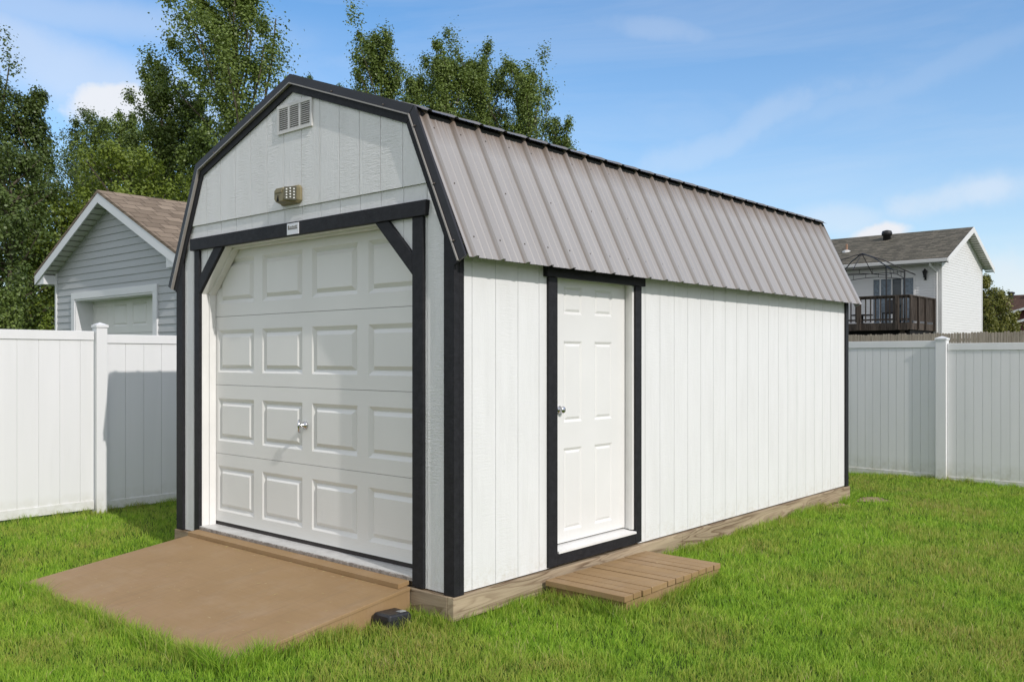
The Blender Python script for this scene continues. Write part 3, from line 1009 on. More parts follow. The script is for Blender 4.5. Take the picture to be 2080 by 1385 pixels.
# angled light panel on the right, bracket cut-out on the left
lp = MB()
pA = [(-1.578, yb - 0.083, 2.475), (-1.512, yb - 0.032, 2.470), (-1.512, yb - 0.032, 2.566), (-1.578, yb - 0.083, 2.562)]
nv = Vector((0.6, -0.8, 0)).normalized() * 0.006
lp.v = [tuple(p) for p in pA] + [tuple(Vector(p) + nv) for p in pA]
lp.f = [(3, 2, 1, 0), (4, 5, 6, 7), (0, 1, 5, 4), (1, 2, 6, 5), (2, 3, 7, 6), (3, 0, 4, 7)]
lp.mi = [0] * 6
panel_ = lp.build('light_panel', M['lens'], FLT)
ld = MB()
for i in range(3):
    for j in range(4):
        a = (i + 0.6) / 3.2; b_ = (j + 0.7 + 0.25 * (i % 2)) / 4.6
        p = Vector(pA[0]).lerp(Vector(pA[1]), a).lerp(Vector(pA[3]).lerp(Vector(pA[2]), a), b_)
        ld.lathe(p + nv, nv, [(0, 0.0062), (0.002, 0.005), (0.003, 0.001)], 8)
ld.build('diodes', M['led'], panel_)
cv = MB()
cv.box(-1.690, -1.605, yb - 0.091, yb - 0.0855, 2.528, 2.548)
cv.build('cover_strip', M['brass_tan'], FLT, bevel=0.002)
cv = MB()
cv.prism([(-1.668, 2.470), (-1.640, 2.470), (-1.652, 2.512)], front, yb - 0.0885, yb - 0.0855)
cv.build('sensor_eye', M['dark'], FLT)

# ================================================================== RAMP
RM = thing('loading_ramp', 'brown painted plywood ramp sloping from the roll-up door to the grass', 'ramp', (-1.6, -0.65, -0.15))
rx0, rx1 = -2.862, -0.352
def rz(y):
    return -0.145 + (0.002 + 0.145) * (y + 1.27) / 1.25
m_ = MB()
ys = [-1.27, -0.03]
m_.prism([(-1.285, rz(-1.285)), (-0.02, rz(-0.02)), (-0.02, rz(-0.02) - 0.02), (-1.285, rz(-1.285) - 0.02)], lambda u, v, w: (w, u, v), rx0, rx1)
m_.build('ramp_deck', M['brown'], RM, bevel=0.003)
for xx in (rx0 + 0.004, rx1 - 0.043):
    m_ = MB()
    m_.prism([(-1.26, rz(-1.26) - 0.0205), (-0.022, rz(-0.022) - 0.0205), (-0.022, -0.22), (-1.26, -0.22)], lambda u, v, w: (w, u, v), xx, xx + 0.038)
    m_.build('side_rail', M['brown'], RM)
m_ = MB()
m_.prism([(-0.088, rz(-0.088) + 0.031), (0.0, 0.032), (0.0, 0.006), (-0.088, rz(-0.088) + 0.0015)], lambda u, v, w: (w, u, v), rx0 + 0.01, rx1 - 0.035)
m_.build('lip_board', M['brown'], RM, bevel=0.002)

# ================================================================== STEP
ST = thing('wooden_step', 'low brown slatted wooden step on the grass under the white side door', 'step', (0.34, 1.3, -0.16))
x0s, x1s, y0s, y1s, zs = 0.035, 0.650, 0.785, 1.975, -0.044
nb = 12
pw = (y1s - y0s) / nb
for k in range(nb):
    m_ = MB()
    gap = random.choice((0.007, 0.008, 0.010, 0.013))
    dz = random.uniform(-0.002, 0.002)
    m_.box(x0s + random.uniform(0, 0.006), x1s + random.uniform(-0.004, 0.004), y0s + k * pw + gap / 2, y0s + (k + 1) * pw - gap / 2, zs - 0.036 + dz, zs + dz)
    m_.build('slat', M['brown'], ST, bevel=0.003)
for b in ((x1s - 0.045, x1s - 0.006, y0s + 0.03, y1s - 0.02, -0.22, zs - 0.040), (x0s + 0.02, x0s + 0.06, y0s + 0.03, y1s - 0.02, -0.22, zs - 0.040),
          (x0s + 0.061, x1s - 0.046, y0s + 0.03, y0s + 0.068, -0.22, zs - 0.040), (x0s + 0.061, x1s - 0.046, y1s - 0.06, y1s - 0.02, -0.22, zs - 0.040)):
    m_ = MB()
    m_.box(*b)
    m_.build('rim_board', M['brown'], ST)

# ================================================================== BAIT BOX AND BLOCK
BX = thing('bait_station', 'glossy black plastic box lying in the grass beside the brown ramp', 'box', (-0.257, -0.25, -0.20))
m_ = MB()
BQ = [(-0.342, -0.334), (-0.192, -0.328), (-0.170, -0.168), (-0.326, -0.165)]
def rquad(q, inset, z, c=0.012):
    cx_ = sum(p[0] for p in q) / 4; cy_ = sum(p[1] for p in q) / 4
    out = []
    q = [Vector((p[0] - cx_, p[1] - cy_)) * (1 - inset / 0.08) for p in q]
    for k in range(4):
        p, a, b = q[k], q[k - 1], q[(k + 1) % 4]
        out += [p + (a - p).normalized() * c, p + ((a - p).normalized() + (b - p).normalized()) * c * 0.3, p + (b - p).normalized() * c]
    return [(p.x + cx_, p.y + cy_, z) for p in out]
loft(m_, [rquad(BQ, 0.0, -0.21), rquad(BQ, 0.003, -0.110), rquad(BQ, 0.006, -0.092), rquad(BQ, 0.012, -0.083), rquad(BQ, 0.022, -0.080)])
m_.build('box_shell', M['boxblack'], BX)
m_ = MB()
m_.prism([(-0.240, -0.235), (-0.206, -0.233), (-0.199, -0.192), (-0.234, -0.192)], lambda u, v, w: (u, v, w), -0.0795, -0.077)
m_.build('sticker', M['sticker'], BX)
FB = MB()
FB.box(-0.13, -0.012, 0.0, 0.25, -0.235, -0.1455)
o = FB.build('footing_block', M['boxblack'], bevel=0.004)
tag(o, 'small black footing block tucked under the front corner of the wooden skid', 'block')

# ================================================================== VINYL FENCES
def panel_fence(root, axis, fixed, face, spans, posts, pitch, pw_=0.104):
    """axis 'y' runs along y at x = fixed; face = +1/-1 direction of the seen side"""
    def bx(mb, a0, a1, w0, w1, z0, z1):
        lo, hi = sorted((fixed + face * w0, fixed + face * w1))
        if axis == 'y':
            mb.box(lo, hi, a0, a1, z0, z1)
        else:
            mb.box(a0, a1, lo, hi, z0, z1)
    for (a0, a1, zt, zb) in spans:
        m_ = MB()
        bx(m_, a0, a1, -0.019, 0.019, zt - 0.088, zt)
        m_.build('top_rail', M['vinyl'], root, bevel=0.004)
        m_ = MB()
        bx(m_, a0, a1, -0.019, 0.019, zb, zb + 0.088)
        m_.build('bottom_rail', M['vinyl'], root, bevel=0.004)
        m_ = MB()
        bx(m_, a0, a1, -0.006, 0.002, zb + 0.0885, zt - 0.0885)
        k = 0
        a = a0 + 0.001
        while a < a1:
            b = min(a + pitch - 0.004, a1 - 0.001)
            if b - a > 0.006:
                bx(m_, a, b, 0.0025, 0.008, zb + 0.0885, zt - 0.0885)
            a += pitch
        m_.build('infill_panel', M['vinyl'], root)
    for (a, zt, zb) in posts:
        m_ = MB()
        h = pw_ / 2
        bx(m_, a - h, a + h, -h, h, zb, zt - 0.045)
        post = m_.build('post', M['vinyl'], root, bevel=0.004)
        m_ = MB()
        e = h + 0.008
        bx(m_, a - e, a + e, -e, e, zt - 0.0445, zt - 0.022)
        i = len(m_.v)
        def P(da, dw, z):
            w_ = fixed + face * dw
            return (w_, a + da, z) if axis == 'y' else (a + da, w_, z)
        base = [P(-e, -e, zt - 0.0215), P(e, -e, zt - 0.0215), P(e, e, zt - 0.0215), P(-e, e, zt - 0.0215)]
        tip = P(0, 0, zt + 0.006)
        for k in range(4):
            m_.face([base[k], base[(k + 1) % 4], tip])
        m_.build('post_cap', M['vinyl'], post)
LF = thing('vinyl_fence', 'white vinyl privacy fence left of the shed, with the shed shadow on it', 'fence', (-5.2, 2.0, -0.14))
panel_fence(LF, 'y', -5.2, 1, [(-4.54, -2.33, 1.665, -0.09), (-2.20, 0.209, 1.645, -0.095), (0.337, 2.65, 1.617, -0.115), (2.777, 5.09, 1.61, -0.12), (5.217, 8.32, 1.61, -0.12)],
            [(-2.265, 1.74, -0.2), (0.273, 1.728, -0.2), (2.713, 1.70, -0.2), (5.153, 1.70, -0.2)], 0.19)
RF = thing('vinyl_fence', 'white vinyl privacy fence behind the shed on the right, in front of the brown pickets', 'fence', (2.0, 8.447, -0.2))
panel_fence(RF, 'x', 8.447, -1, [(-5.13, -2.22, 1.61, -0.17), (-2.09, 0.209, 1.603, -0.175), (0.347, 2.66, 1.568, -0.195), (2.79, 5.1, 1.565, -0.2), (5.23, 7.6, 1.565, -0.2)],
            [(-2.155, 1.68, -0.26), (0.278, 1.655, -0.27), (2.725, 1.645, -0.26), (5.165, 1.645, -0.26)], 0.1005, 0.127)
m_ = MB()

# ================================================================== NEIGHBOUR'S GARAGE (left)
def laps(mb, poly, fn, w0, exposure, z0, lip=0.014):
    """horizontal lap siding clipped to a convex outline; fn(u, v, w), w grows towards the viewer"""
    vs_ = [p[1] for p in poly]
    z = z0
    while z < max(vs_):
        q = clip(poly, [(-500, z), (500, z), (500, z + exposure), (-500, z + exposure)])
        if len(q) >= 3:
            mb.face([fn(u, v, w0 + lip * (1 - (v - z) / exposure)) for u, v in q])
            us = [p[0] for p in q if abs(p[1] - z) < 1e-6]
            if len(us) >= 2:
                mb.face([fn(min(us), z, w0), fn(max(us), z, w0), fn(max(us), z, w0 + lip), fn(min(us), z, w0 + lip)])
        z += exposure
GX0, GX1, GY = -14.3, -9.6, 3.5
GCX = -11.95
GC = GCX
GX1 = 2 * GC - GX0
EZ, PZ = 2.96, 4.24
NG = thing('detached_garage', 'small blue-grey sided garage with tan shingle roof behind the left fence', 'garage', (GC, GY + 3, -0.15))
ffr = lambda u, v, w: (u, GY - w, v)
m_ = MB()
def gz(x):   # roof underside height over the front wall
    return PZ - 0.12 - (PZ - EZ) / (GC - GX0 + 0.37) * abs(x - GC) * 1.0
dx0, dx1, dzt = -13.57, -10.30, 2.47
gpoly = [(GX0, dzt), (GX1, dzt), (GX1, gz(GX1)), (GC, gz(GC)), (GX0, gz(GX0))]
laps(m_, gpoly, ffr, 0.0, 0.125, dzt - 0.04)
laps(m_, [(GX0, -0.2), (dx0, -0.2), (dx0, dzt), (GX0, dzt)], ffr, 0.0, 0.125, dzt - 0.04 - 0.125 * 21)
laps(m_, [(dx1, -0.2), (GX1, -0.2), (GX1, dzt), (dx1, dzt)], ffr, 0.0, 0.125, dzt - 0.04 - 0.125 * 21)
m_.box(GX1 - 0.02, GX1, GY + 0.01, GY + 7, -0.2, gz(GX1))
m_.box(GX0, GX0 + 0.02, GY + 0.01, GY + 7, -0.2, gz(GX0))
m_.box(GX0, GX1, GY + 6.98, GY + 7, -0.2, 2.7)
m_.build('wall_siding', M['vs_grey'], NG)
m_ = MB()
m_.box(GX0 - 0.01, GX0 + 0.05, GY - 0.03, GY + 0.03, -0.2, gz(GX0))
m_.build('corner_post', M['fascia'], NG)
m_ = MB()
m_.box(GX1 - 0.05, GX1 + 0.01, GY - 0.03, GY + 0.03, -0.2, gz(GX1))
m_.build('corner_post', M['fascia'], NG)
# roof with front overhang
OH = 0.25
EXL, EXR = GX0 - 0.37, GX1 + 0.37
slope = (PZ - EZ) / (GC - EXL)
m_ = MB()
t_ = 0.05
for s in (-1, 1):
    ex = EXL if s < 0 else EXR
    m_.prism([(ex, EZ), (GC, PZ), (GC, PZ + t_), (ex, EZ + t_)], front, GY - OH - 0.02, GY + 7.3)
groof = m_.build('roof', M['shingle_tan'], NG)
m_ = MB()
for s in (-1, 1):
    ex = EXL if s < 0 else EXR
    m_.prism([(ex, EZ - 0.17), (GC, PZ - 0.17), (GC, PZ - 0.004), (ex, EZ - 0.004)], front, GY - OH - 0.014, GY - OH + 0.008)
m_.build('rake_fascia', M['fascia'], groof)
m_ = MB()
for s in (-1, 1):
    ex = EXL if s < 0 else EXR
    n = 16
    for k in range(n):   # soffit panels running up the rake, ribbed
        a, b = k / n, (k + 1) / n
        for q, (ta, tb, dz) in enumerate(((a, a + 0.7 / n, 0.0), (a + 0.7 / n, b, 0.012))):
            xa, xb = ex + (GC - ex) * ta, ex + (GC - ex) * tb
            za, zb = EZ - 0.14 + (PZ - EZ) * ta + dz, EZ - 0.14 + (PZ - EZ) * tb + dz
            m_.face([(xa, GY - OH + 0.009, za), (xb, GY - OH + 0.009, zb), (xb, GY + 0.02, zb), (xa, GY + 0.02, za)])
m_.build('soffit', M['soffit'], groof)
for s in (-1, 1):
    m_ = MB()
    ex = EXL if s < 0 else EXR
    xi = GX0 if s < 0 else GX1
    lo, hi = sorted((ex + s * -0.002, xi))
    m_.prism([(ex, EZ - 0.17), (xi, EZ - 0.17), (xi, EZ + abs(xi - ex) * slope - 0.17), (ex + 0.001 * s, EZ - 0.165)], front, GY - OH + 0.010, GY + 0.0)
    m_.build('eave_return', M['fascia'], groof)
    m_ = MB()
    m_.box(min(ex, ex - s * 0.02), max(ex, ex - s * 0.02), GY + 0.01, GY + 7.2, EZ - 0.17, EZ - 0.005)
    m_.build('eave_fascia', M['fascia'], groof)
# garage door
m_ = MB()
m_.box(dx0, dx0 + 0.14, GY - 0.035, GY + 0.02, -0.2, dzt + 0.0)
m_.box(dx1 - 0.14, dx1, GY - 0.035, GY + 0.02, -0.2, dzt + 0.0)
m_.box(dx0, dx1, GY - 0.036, GY + 0.02, dzt + 0.001, dzt + 0.12)
m_.box(dx0 + 0.141, dx0 + 0.17, GY - 0.02, GY + 0.38, -0.2, dzt)
m_.box(dx1 - 0.17, dx1 - 0.141, GY - 0.02, GY + 0.38, -0.2, dzt)
m_.box(dx0 + 0.1705, dx1 - 0.1705, GY - 0.02, GY + 0.38, dzt - 0.03, dzt)
m_.build('door_trim', M['fascia'], NG)
m_ = MB()
Pg = lambda u, v, d: (u, GY + 0.30 + d, v)
da, db = dx0 + 0.171, dx1 - 0.171
cw = (db - da) / 4
gc = [(round(da + k * cw + 0.1, 4), round(da + (k + 1) * cw - 0.1, 4)) for k in range(4)]
for i in range(4):
    a = -0.15 + i * 0.66
    panel_sheet(m_, Pg, da, db, a, a + 0.655, gc, [(round(a + 0.13, 4), round(a + 0.53, 4))], w=0.03, d=0.012)
m_.build('garage_door', M['gdoor'], NG)

# ================================================================== WHITE HOUSE (right)
HX, HY0, HY1, HXL = -7.737, 36.87, 43.35, -22.0
RIDGE_Y, RIDGE_Z = 40.35, 7.22
HE = 5.52
HO = thing('white_house', 'white lap-sided house with grey shingle roof behind the picket fence', 'house', (HX - 5, 40, -0.2))
hs = (RIDGE_Z - HE) / (RIDGE_Y - (HY0 - 0.45))
hz_ = lambda y: RIDGE_Z - 0.12 - hs * abs(y - RIDGE_Y)
fg = lambda u, v, w: (HX + w, u, v)
m_ = MB()
laps(m_, [(HY0, 0), (HY1, 0), (HY1, hz_(HY1)), (RIDGE_Y, hz_(RIDGE_Y)), (HY0, hz_(HY0))], fg, 0.0, 0.115, 0.0, 0.009)
fe = lambda u, v, w: (u, HY0 - w, v)
SDX0, SDX1, SDZ0, SDZ1 = -10.62, -8.80, 2.86, 4.92
for q in ([(HXL, 0), (SDX0, 0), (SDX0, 5.5), (HXL, 5.5)], [(SDX1, 0), (HX, 0), (HX, 5.5), (SDX1, 5.5)], [(SDX0, SDZ1), (SDX1, SDZ1), (SDX1, 5.5), (SDX0, 5.5)], [(SDX0, 0), (SDX1, 0), (SDX1, SDZ0), (SDX0, SDZ0)]):
    laps(m_, q, fe, 0.0, 0.115, 0.0, 0.016)
m_.box(HXL, HX - 0.02, HY1 - 0.02, HY1, 0, 5.5)
m_.build('wall_siding', M['vs_white'], HO)
m_ = MB()
m_.box(HX - 0.09, HX + 0.022, HY0 - 0.022, HY0 + 0.09, 0, hz_(HY0) - 0.02)
m_.build('corner_post', M['gutter'], HO)
m_ = MB()
m_.box(HX - 0.09, HX + 0.022, HY1 - 0.09, HY1 + 0.02, 0, hz_(HY1) - 0.02)
m_.build('corner_post', M['gutter'], HO)
m_ = MB()
hx1 = HX + 0.38
for s, ey in ((-1, HY0 - 0.45), (1, HY1 + 0.62)):
    ez = RIDGE_Z - hs * abs(ey - RIDGE_Y)
    m_.prism([(ey, ez), (RIDGE_Y, RIDGE_Z), (RIDGE_Y, RIDGE_Z + 0.06), (ey, ez + 0.06)], lambda u, v, w: (w, u, v), HXL, hx1)
hroof = m_.build('roof', M['shingle_grey'], HO)
m_ = MB()
for s, ey in ((-1, HY0 - 0.45), (1, HY1 + 0.62)):
    ez = RIDGE_Z - hs * abs(ey - RIDGE_Y)
    m_.prism([(ey, ez - 0.2), (RIDGE_Y, RIDGE_Z - 0.2), (RIDGE_Y, RIDGE_Z + 0.05), (ey, ez + 0.05)], lambda u, v, w: (w, u, v), hx1 + 0.001, hx1 + 0.03)
m_.build('rake_fascia', M['vs_white'], hroof)
m_ = MB()
for s, ey in ((-1, HY0 - 0.45), (1, HY1 + 0.62)):
    n = 18
    for k in range(n):
        for ta, tb, dz in ((k / n, (k + 0.75) / n, 0.0), ((k + 0.75) / n, (k + 1) / n, 0.02)):
            ya, yb_ = ey + (RIDGE_Y - ey) * ta, ey + (RIDGE_Y - ey) * tb
            m_.face([(HX, ya, RIDGE_Z - hs * abs(ya - RIDGE_Y) - 0.15 + dz), (hx1, ya, RIDGE_Z - hs * abs(ya - RIDGE_Y) - 0.15 + dz),
                     (hx1, yb_, RIDGE_Z - hs * abs(yb_ - RIDGE_Y) - 0.15 + dz), (HX, yb_, RIDGE_Z - hs * abs(yb_ - RIDGE_Y) - 0.15 + dz)])
m_.box(HXL, HX, HY0 - 0.45, HY0, 5.36, 5.385)
m_.build('soffit', M['soffit'], hroof)
m_ = MB()
m_.box(HXL, hx1 + 0.03, HY0 - 0.57, HY0 - 0.455, 5.40, 5.55)
m_.build('gutter', M['gutter'], hroof, bevel=0.02)
m_ = MB()
m_.tube([(HX - 0.32, HY0 - 0.5, 5.39), (HX - 0.30, HY0 - 0.42, 5.25), (HX - 0.16, HY0 - 0.08, 5.0), (HX - 0.16, HY0 - 0.07, 0.2)], 0.05, 8)
m_.build('downspout', M['gutter'], HO)
m_ = MB()
m_.lathe((-10.9, 39.6, 6.90), (0, 0, 1), [(0, 0.17), (0.22, 0.17), (0.23, 0.22), (0.33, 0.24), (0.44, 0.20), (0.48, 0.05)], 16)
m_.build('roof_vent', M['iron'], hroof, smooth=True)
m_ = MB()
m_.lathe((-12.3, 38.3, 6.30), (0, 0, 1), [(0, 0.05), (0.42, 0.05)], 10, 1)
m_.lathe((-12.3, 38.3, 6.30), (0, 0, 1), [(0, 0.22), (0.09, 0.20), (0.14, 0.07)], 10, 0)
m_.build('vent_pipe', [M['gutter'], M['copper']], hroof)
# sliding patio door
m_ = MB()
for a, b in ((SDX0, SDX0 + 0.06), (SDX1 - 0.06, SDX1)):
    m_.box(a, b, HY0 - 0.03, HY0 + 0.05, SDZ0, SDZ1)
m_.box(SDX0 + 0.0601, SDX1 - 0.0601, HY0 - 0.03, HY0 + 0.05, SDZ1 - 0.07, SDZ1)
for xx in (-10.29, -9.36):
    m_.box(xx, xx + 0.055, HY0 - 0.02, HY0 + 0.05, SDZ0, SDZ1 - 0.0705)
pd = m_.build('patio_door', M['vs_white'], HO)
for a, b, mt in ((-10.559, -10.291, 'curtain'), (-10.234, -9.80, 'curtain'), (-9.74, -9.361, 'glass'), (-9.304, -8.861, 'curtain')):
    m_ = MB()
    m_.box(a, b, HY0 + 0.0, HY0 + 0.02, SDZ0, SDZ1 - 0.071)
    m_.build('glass_pane', M[mt], pd)
m_ = MB()
m_.box(-9.80, -9.741, HY0 - 0.01, HY0 + 0.03, SDZ0, SDZ1 - 0.071)
m_.build('meeting_stile', M['gutter'], pd)
m_ = MB()
m_.lathe((-8.36, HY0 - 0.12, 4.82), (0, 0, 1), [(0, 0.05), (0.03, 0.075), (0.06, 0.06), (0.24, 0.10), (0.26, 0.125), (0.33, 0.05), (0.38, 0.012)], 8)
m_.box(-8.40, -8.32, HY0 - 0.06, HY0 - 0.016, 4.72, 4.95)
m_.build('wall_lantern', M['iron'], HO)

# deck in front of the house
DK = thing('raised_deck', 'brown stained raised deck with railings along the white house', 'deck', (-10.5, 35, 0))
dX0, dX1, dY0, dY1, dZ = -14.0, -8.02, 33.5, 36.80, 2.80
m_ = MB()
for k in range(23):
    m_.box(dX0, dX1, dY0 + k * 0.1435, dY0 + k * 0.1435 + 0.138, dZ - 0.035, dZ)
m_.build('deck_boards', M['deckwood'], DK)
m_ = MB()
m_.box(dX0, dX1, dY0 - 0.04, dY0 - 0.001, dZ - 0.30, dZ - 0.002)
m_.box(dX1 + 0.001, dX1 + 0.04, dY0 - 0.04, dY1, dZ - 0.28, dZ - 0.002)
m_.build('rim_joist', M['deckwood'], DK)
m_ = MB()
m_.box(dX0, dX1 + 0.08, dY0 - 0.09, dY0 + 0.06, 3.86, 3.905)
m_.box(dX1 - 0.07, dX1 + 0.08, dY0 + 0.061, dY1, 3.86, 3.905)
m_.box(dX0, dX1, dY0 - 0.02, dY0 + 0.02, 3.775, 3.855)
m_.box(dX0, dX1, dY0 - 0.02, dY0 + 0.02, 2.90, 2.97)
m_.box(dX1 - 0.02, dX1 + 0.02, dY0 + 0.03, dY1, 3.775, 3.855)
m_.box(dX1 - 0.02, dX1 + 0.02, dY0 + 0.03, dY1, 2.90, 2.97)
m_.build('handrail', M['deckwood'], DK)
for px, py in ((-13.9, dY0 - 0.085), (-11.9, dY0 - 0.085), (-9.95, dY0 - 0.085), (-8.42, dY0 - 0.085)):
    m_ = MB()
    m_.box(px - 0.07, px + 0.07, py - 0.045, py + 0.044, dZ - 0.28, 3.859)
    m_.build('rail_post', M['deckwood'], DK)
for py in (dY0 + 0.05, 34.5, 35.45, 36.6):
    m_ = MB()
    m_.box(dX1 + 0.041, dX1 + 0.125, py - 0.05, py + 0.05, dZ - 0.26, 3.859)
    m_.build('rail_post', M['deckwood'], DK)
x = dX0 + 0.1
while x < dX1 - 0.05:
    m_ = MB()
    m_.box(x, x + 0.04, dY0 - 0.06, dY0 - 0.021, 2.83, 3.858)
    m_.build('baluster', M['deckwood'], DK)
    x += 0.20 if x < -9 else 0.16
y = dY0 + 0.16
while y < dY1 - 0.05:
    m_ = MB()
    m_.box(dX1 + 0.0205, dX1 + 0.040, y, y + 0.075, 2.88, 3.858)
    m_.build('baluster', M['deckwood'], DK)
    y += 0.115
for px in (-8.3, -10.5, -13):
    m_ = MB()
    m_.box(px - 0.07, px + 0.07, dY0 + 0.1, dY0 + 0.24, -0.2, dZ - 0.31)
    m_.build('support_post', M['deckwood'], DK)
m_ = MB()
m_.box(dX0, dX1 - 0.02, dY0 + 0.26, dY0 + 0.29, -0.2, dZ - 0.05)  # dark sheets added to stand in for the black shade under the deck
m_.box(dX1 - 0.05, dX1 - 0.02, dY0 + 0.3, dY1, -0.2, dZ - 0.05)
m_.build('underdeck_shade', M['dark'], DK)
m_ = MB()
m_.box(dX0, dX1 - 0.2, dY0 + 0.09, dY0 + 0.25, dZ - 0.30, dZ - 0.04)
m_.build('support_beam', M['deckwood'], DK)

# gazebo frame on the deck
GZ = thing('gazebo_frame', 'bare black metal gazebo frame without its canopy on the raised deck', 'gazebo', (-10.4, 35.1, dZ))
gx0, gx1, gy0, gy1, gt = -11.75, -9.02, 33.95, 36.2, 5.06
m_ = MB()
pk = (-10.43, 35.1, 5.86)
for cx_, cy_ in ((gx0, gy0), (gx1, gy0), (gx0, gy1), (gx1, gy1)):
    q = MB()
    q.tube([(cx_, cy_, dZ + 0.002), (cx_, cy_, gt + 0.1)], 0.03, 6)
    q.build('post', M['iron'], GZ)
    ex, ey = cx_ + (0.35 if cx_ > -10 else -0.35), cy_ + (0.3 if cy_ > 35 else -0.3)
    m_.tube([pk, ((pk[0] + cx_) / 2, (pk[1] + cy_) / 2, (pk[2] + gt) / 2 + 0.12), (cx_, cy_, gt + 0.08), (ex, ey, gt - 0.12)], 0.024, 6)
m_.tube([(pk[0] - 0.18, pk[1] - 0.15, 5.78), (pk[0] + 0.18, pk[1] - 0.15, 5.78), (pk[0] + 0.18, pk[1] + 0.15, 5.78)], 0.024, 6)
for a, b in (((-10.38, gy0), pk), ((-10.38, gy1), pk)):
    m_.tube([(a[0], a[1], gt + 0.02), b], 0.018, 6)
m_.build('roof_ribs', M['iron'], GZ)
for (ax, ay), (bx_, by_) in (((gx0, gy0), (gx1, gy0)), ((gx1, gy0), (gx1, gy1)), ((gx0, gy1), (gx1, gy1)), ((gx0, gy0), (gx0, gy1))):
    q = MB()
    n = 10
    up_, lo_ = [], []
    for k in range(n + 1):
        t = k / n
        x, y = ax + (bx_ - ax) * t, ay + (by_ - ay) * t
        arch = 0.14 * math.sin(math.pi * t)
        up_.append((x, y, gt)); lo_.append((x, y, gt - 0.30 + arch))
        if k % 2 == 0:
            q.tube([up_[-1], lo_[-1]], 0.012, 5)
    q.tube(up_, 0.016, 6)
    q.tube(lo_, 0.016, 6)
    q.build('valance_rail', M['iron'], GZ)
# covered grill and patio chair behind the railing
GR = thing('patio_chair', 'black patio chair on the raised deck behind the dark railing', 'chair', (-8.95, 34.3, dZ))
q = MB(); q.box(-9.25, -8.75, 34.1, 34.6, dZ + 0.40, dZ + 0.45); q.build('seat', M['iron'], GR)
q = MB(); q.prism([(34.58, dZ + 0.45), (34.63, dZ + 0.45), (34.78, dZ + 1.0), (34.73, dZ + 1.0)], lambda u, v, w: (w, u, v), -9.25, -8.75); q.build('backrest', M['iron'], GR)
for lx in (-9.24, -8.79):
    for ly in (34.11, 34.55):
        q = MB(); q.box(lx, lx + 0.04, ly, ly + 0.04, dZ + 0.001, dZ + 0.399); q.build('leg', M['iron'], GR)
TB = thing('patio_table', 'dark round patio table on the raised deck left of the black chair', 'table', (-10.2, 34.5, dZ))
q = MB(); q.lathe((-10.2, 34.5, dZ + 0.36), (0, 0, 1), [(0, 0.42), (0.03, 0.44), (0.05, 0.42)], 20); q.build('table_top', M['iron'], TB)
q = MB(); q.lathe((-10.2, 34.5, dZ + 0.002), (0, 0, 1), [(0, 0.30), (0.03, 0.28), (0.05, 0.05), (0.357, 0.05)], 12); q.build('pedestal', M['iron'], TB)

# wooden picket privacy fence
PK = thing('picket_fence', 'weathered brown dog-ear picket fence between the vinyl fence and the white house', 'fence', (-5, 29.5, -0.2))
m_ = MB()
x = -16.0
kx = 0
while x < 6.0:
    wv = random.uniform(0.078, 0.088)
    zt = 2.22 + random.uniform(-0.022, 0.022) + 0.06 * (x + 8) / 6 * 0.6
    dy = random.uniform(-0.006, 0.006)
    yy = 29.0
    m_.prism([(x, -0.3), (x + wv, -0.3), (x + wv, zt - 0.03), (x + wv - 0.02, zt), (x + 0.02, zt), (x, zt - 0.03)], front, yy + dy, yy + dy + 0.016)
    x += wv + random.uniform(0.004, 0.012)
m_.build('pickets', M['picket'], PK)
m_ = MB()
for z in (0.3, 1.1, 1.95):
    m_.box(-16, 6, 29.023, 29.06, z, z + 0.09)
m_.build('back_rail', M['picket'], PK)

# far red house
FH = thing('red_house', 'distant dark red house with a brown shingle roof beyond the yellow-green tree', 'house', (-8, 78, 0))
m_ = MB()
m_.box(-16, 4, 75.5, 83, -0.2, 4.6)
m_.prism([(-13.4, -0.2), (-4, -0.2), (-4, 4.7), (-8.7, 6.0), (-13.4, 4.7)], front, 73.6, 75.49)
m_.build('wall', M['vs_red'], FH)
m_ = MB()
m_.prism([(74.9, 4.4), (79, 6.55), (83.6, 4.4), (83.6, 4.3), (79, 6.45), (74.9, 4.3)], lambda u, v, w: (w, u, v), -16.6, 4.5)
m_.prism([(-14.1, 4.55), (-8.7, 6.15), (-3.3, 4.55), (-3.3, 4.45), (-8.7, 6.05), (-14.1, 4.45)], front, 73.0, 76.5)
fr_ = m_.build('roof', M['shingle_brown'], FH)
m_ = MB()
for s in (0, 0.72):
    m_.prism([(-14.15 + s * 0.8, 4.40 - s), (-8.7, 6.02 - s), (-8.7, 6.2 - s), (-14.15 + s * 0.8, 4.58 - s)], front, 72.96 + s * 0.2, 72.99 + s * 0.2)
m_.build('rake_fascia', M['fascia'], fr_)
for vx in (-14.1, -12.6):
    m_ = MB()
    m_.lathe((vx, 78.5, 6.3), (0, 0, 1), [(0, 0.2), (0.3, 0.2), (0.31, 0.28), (0.45, 0.28), (0.5, 0.1)], 10)
    m_.build('roof_vent', M['iron'], fr_)

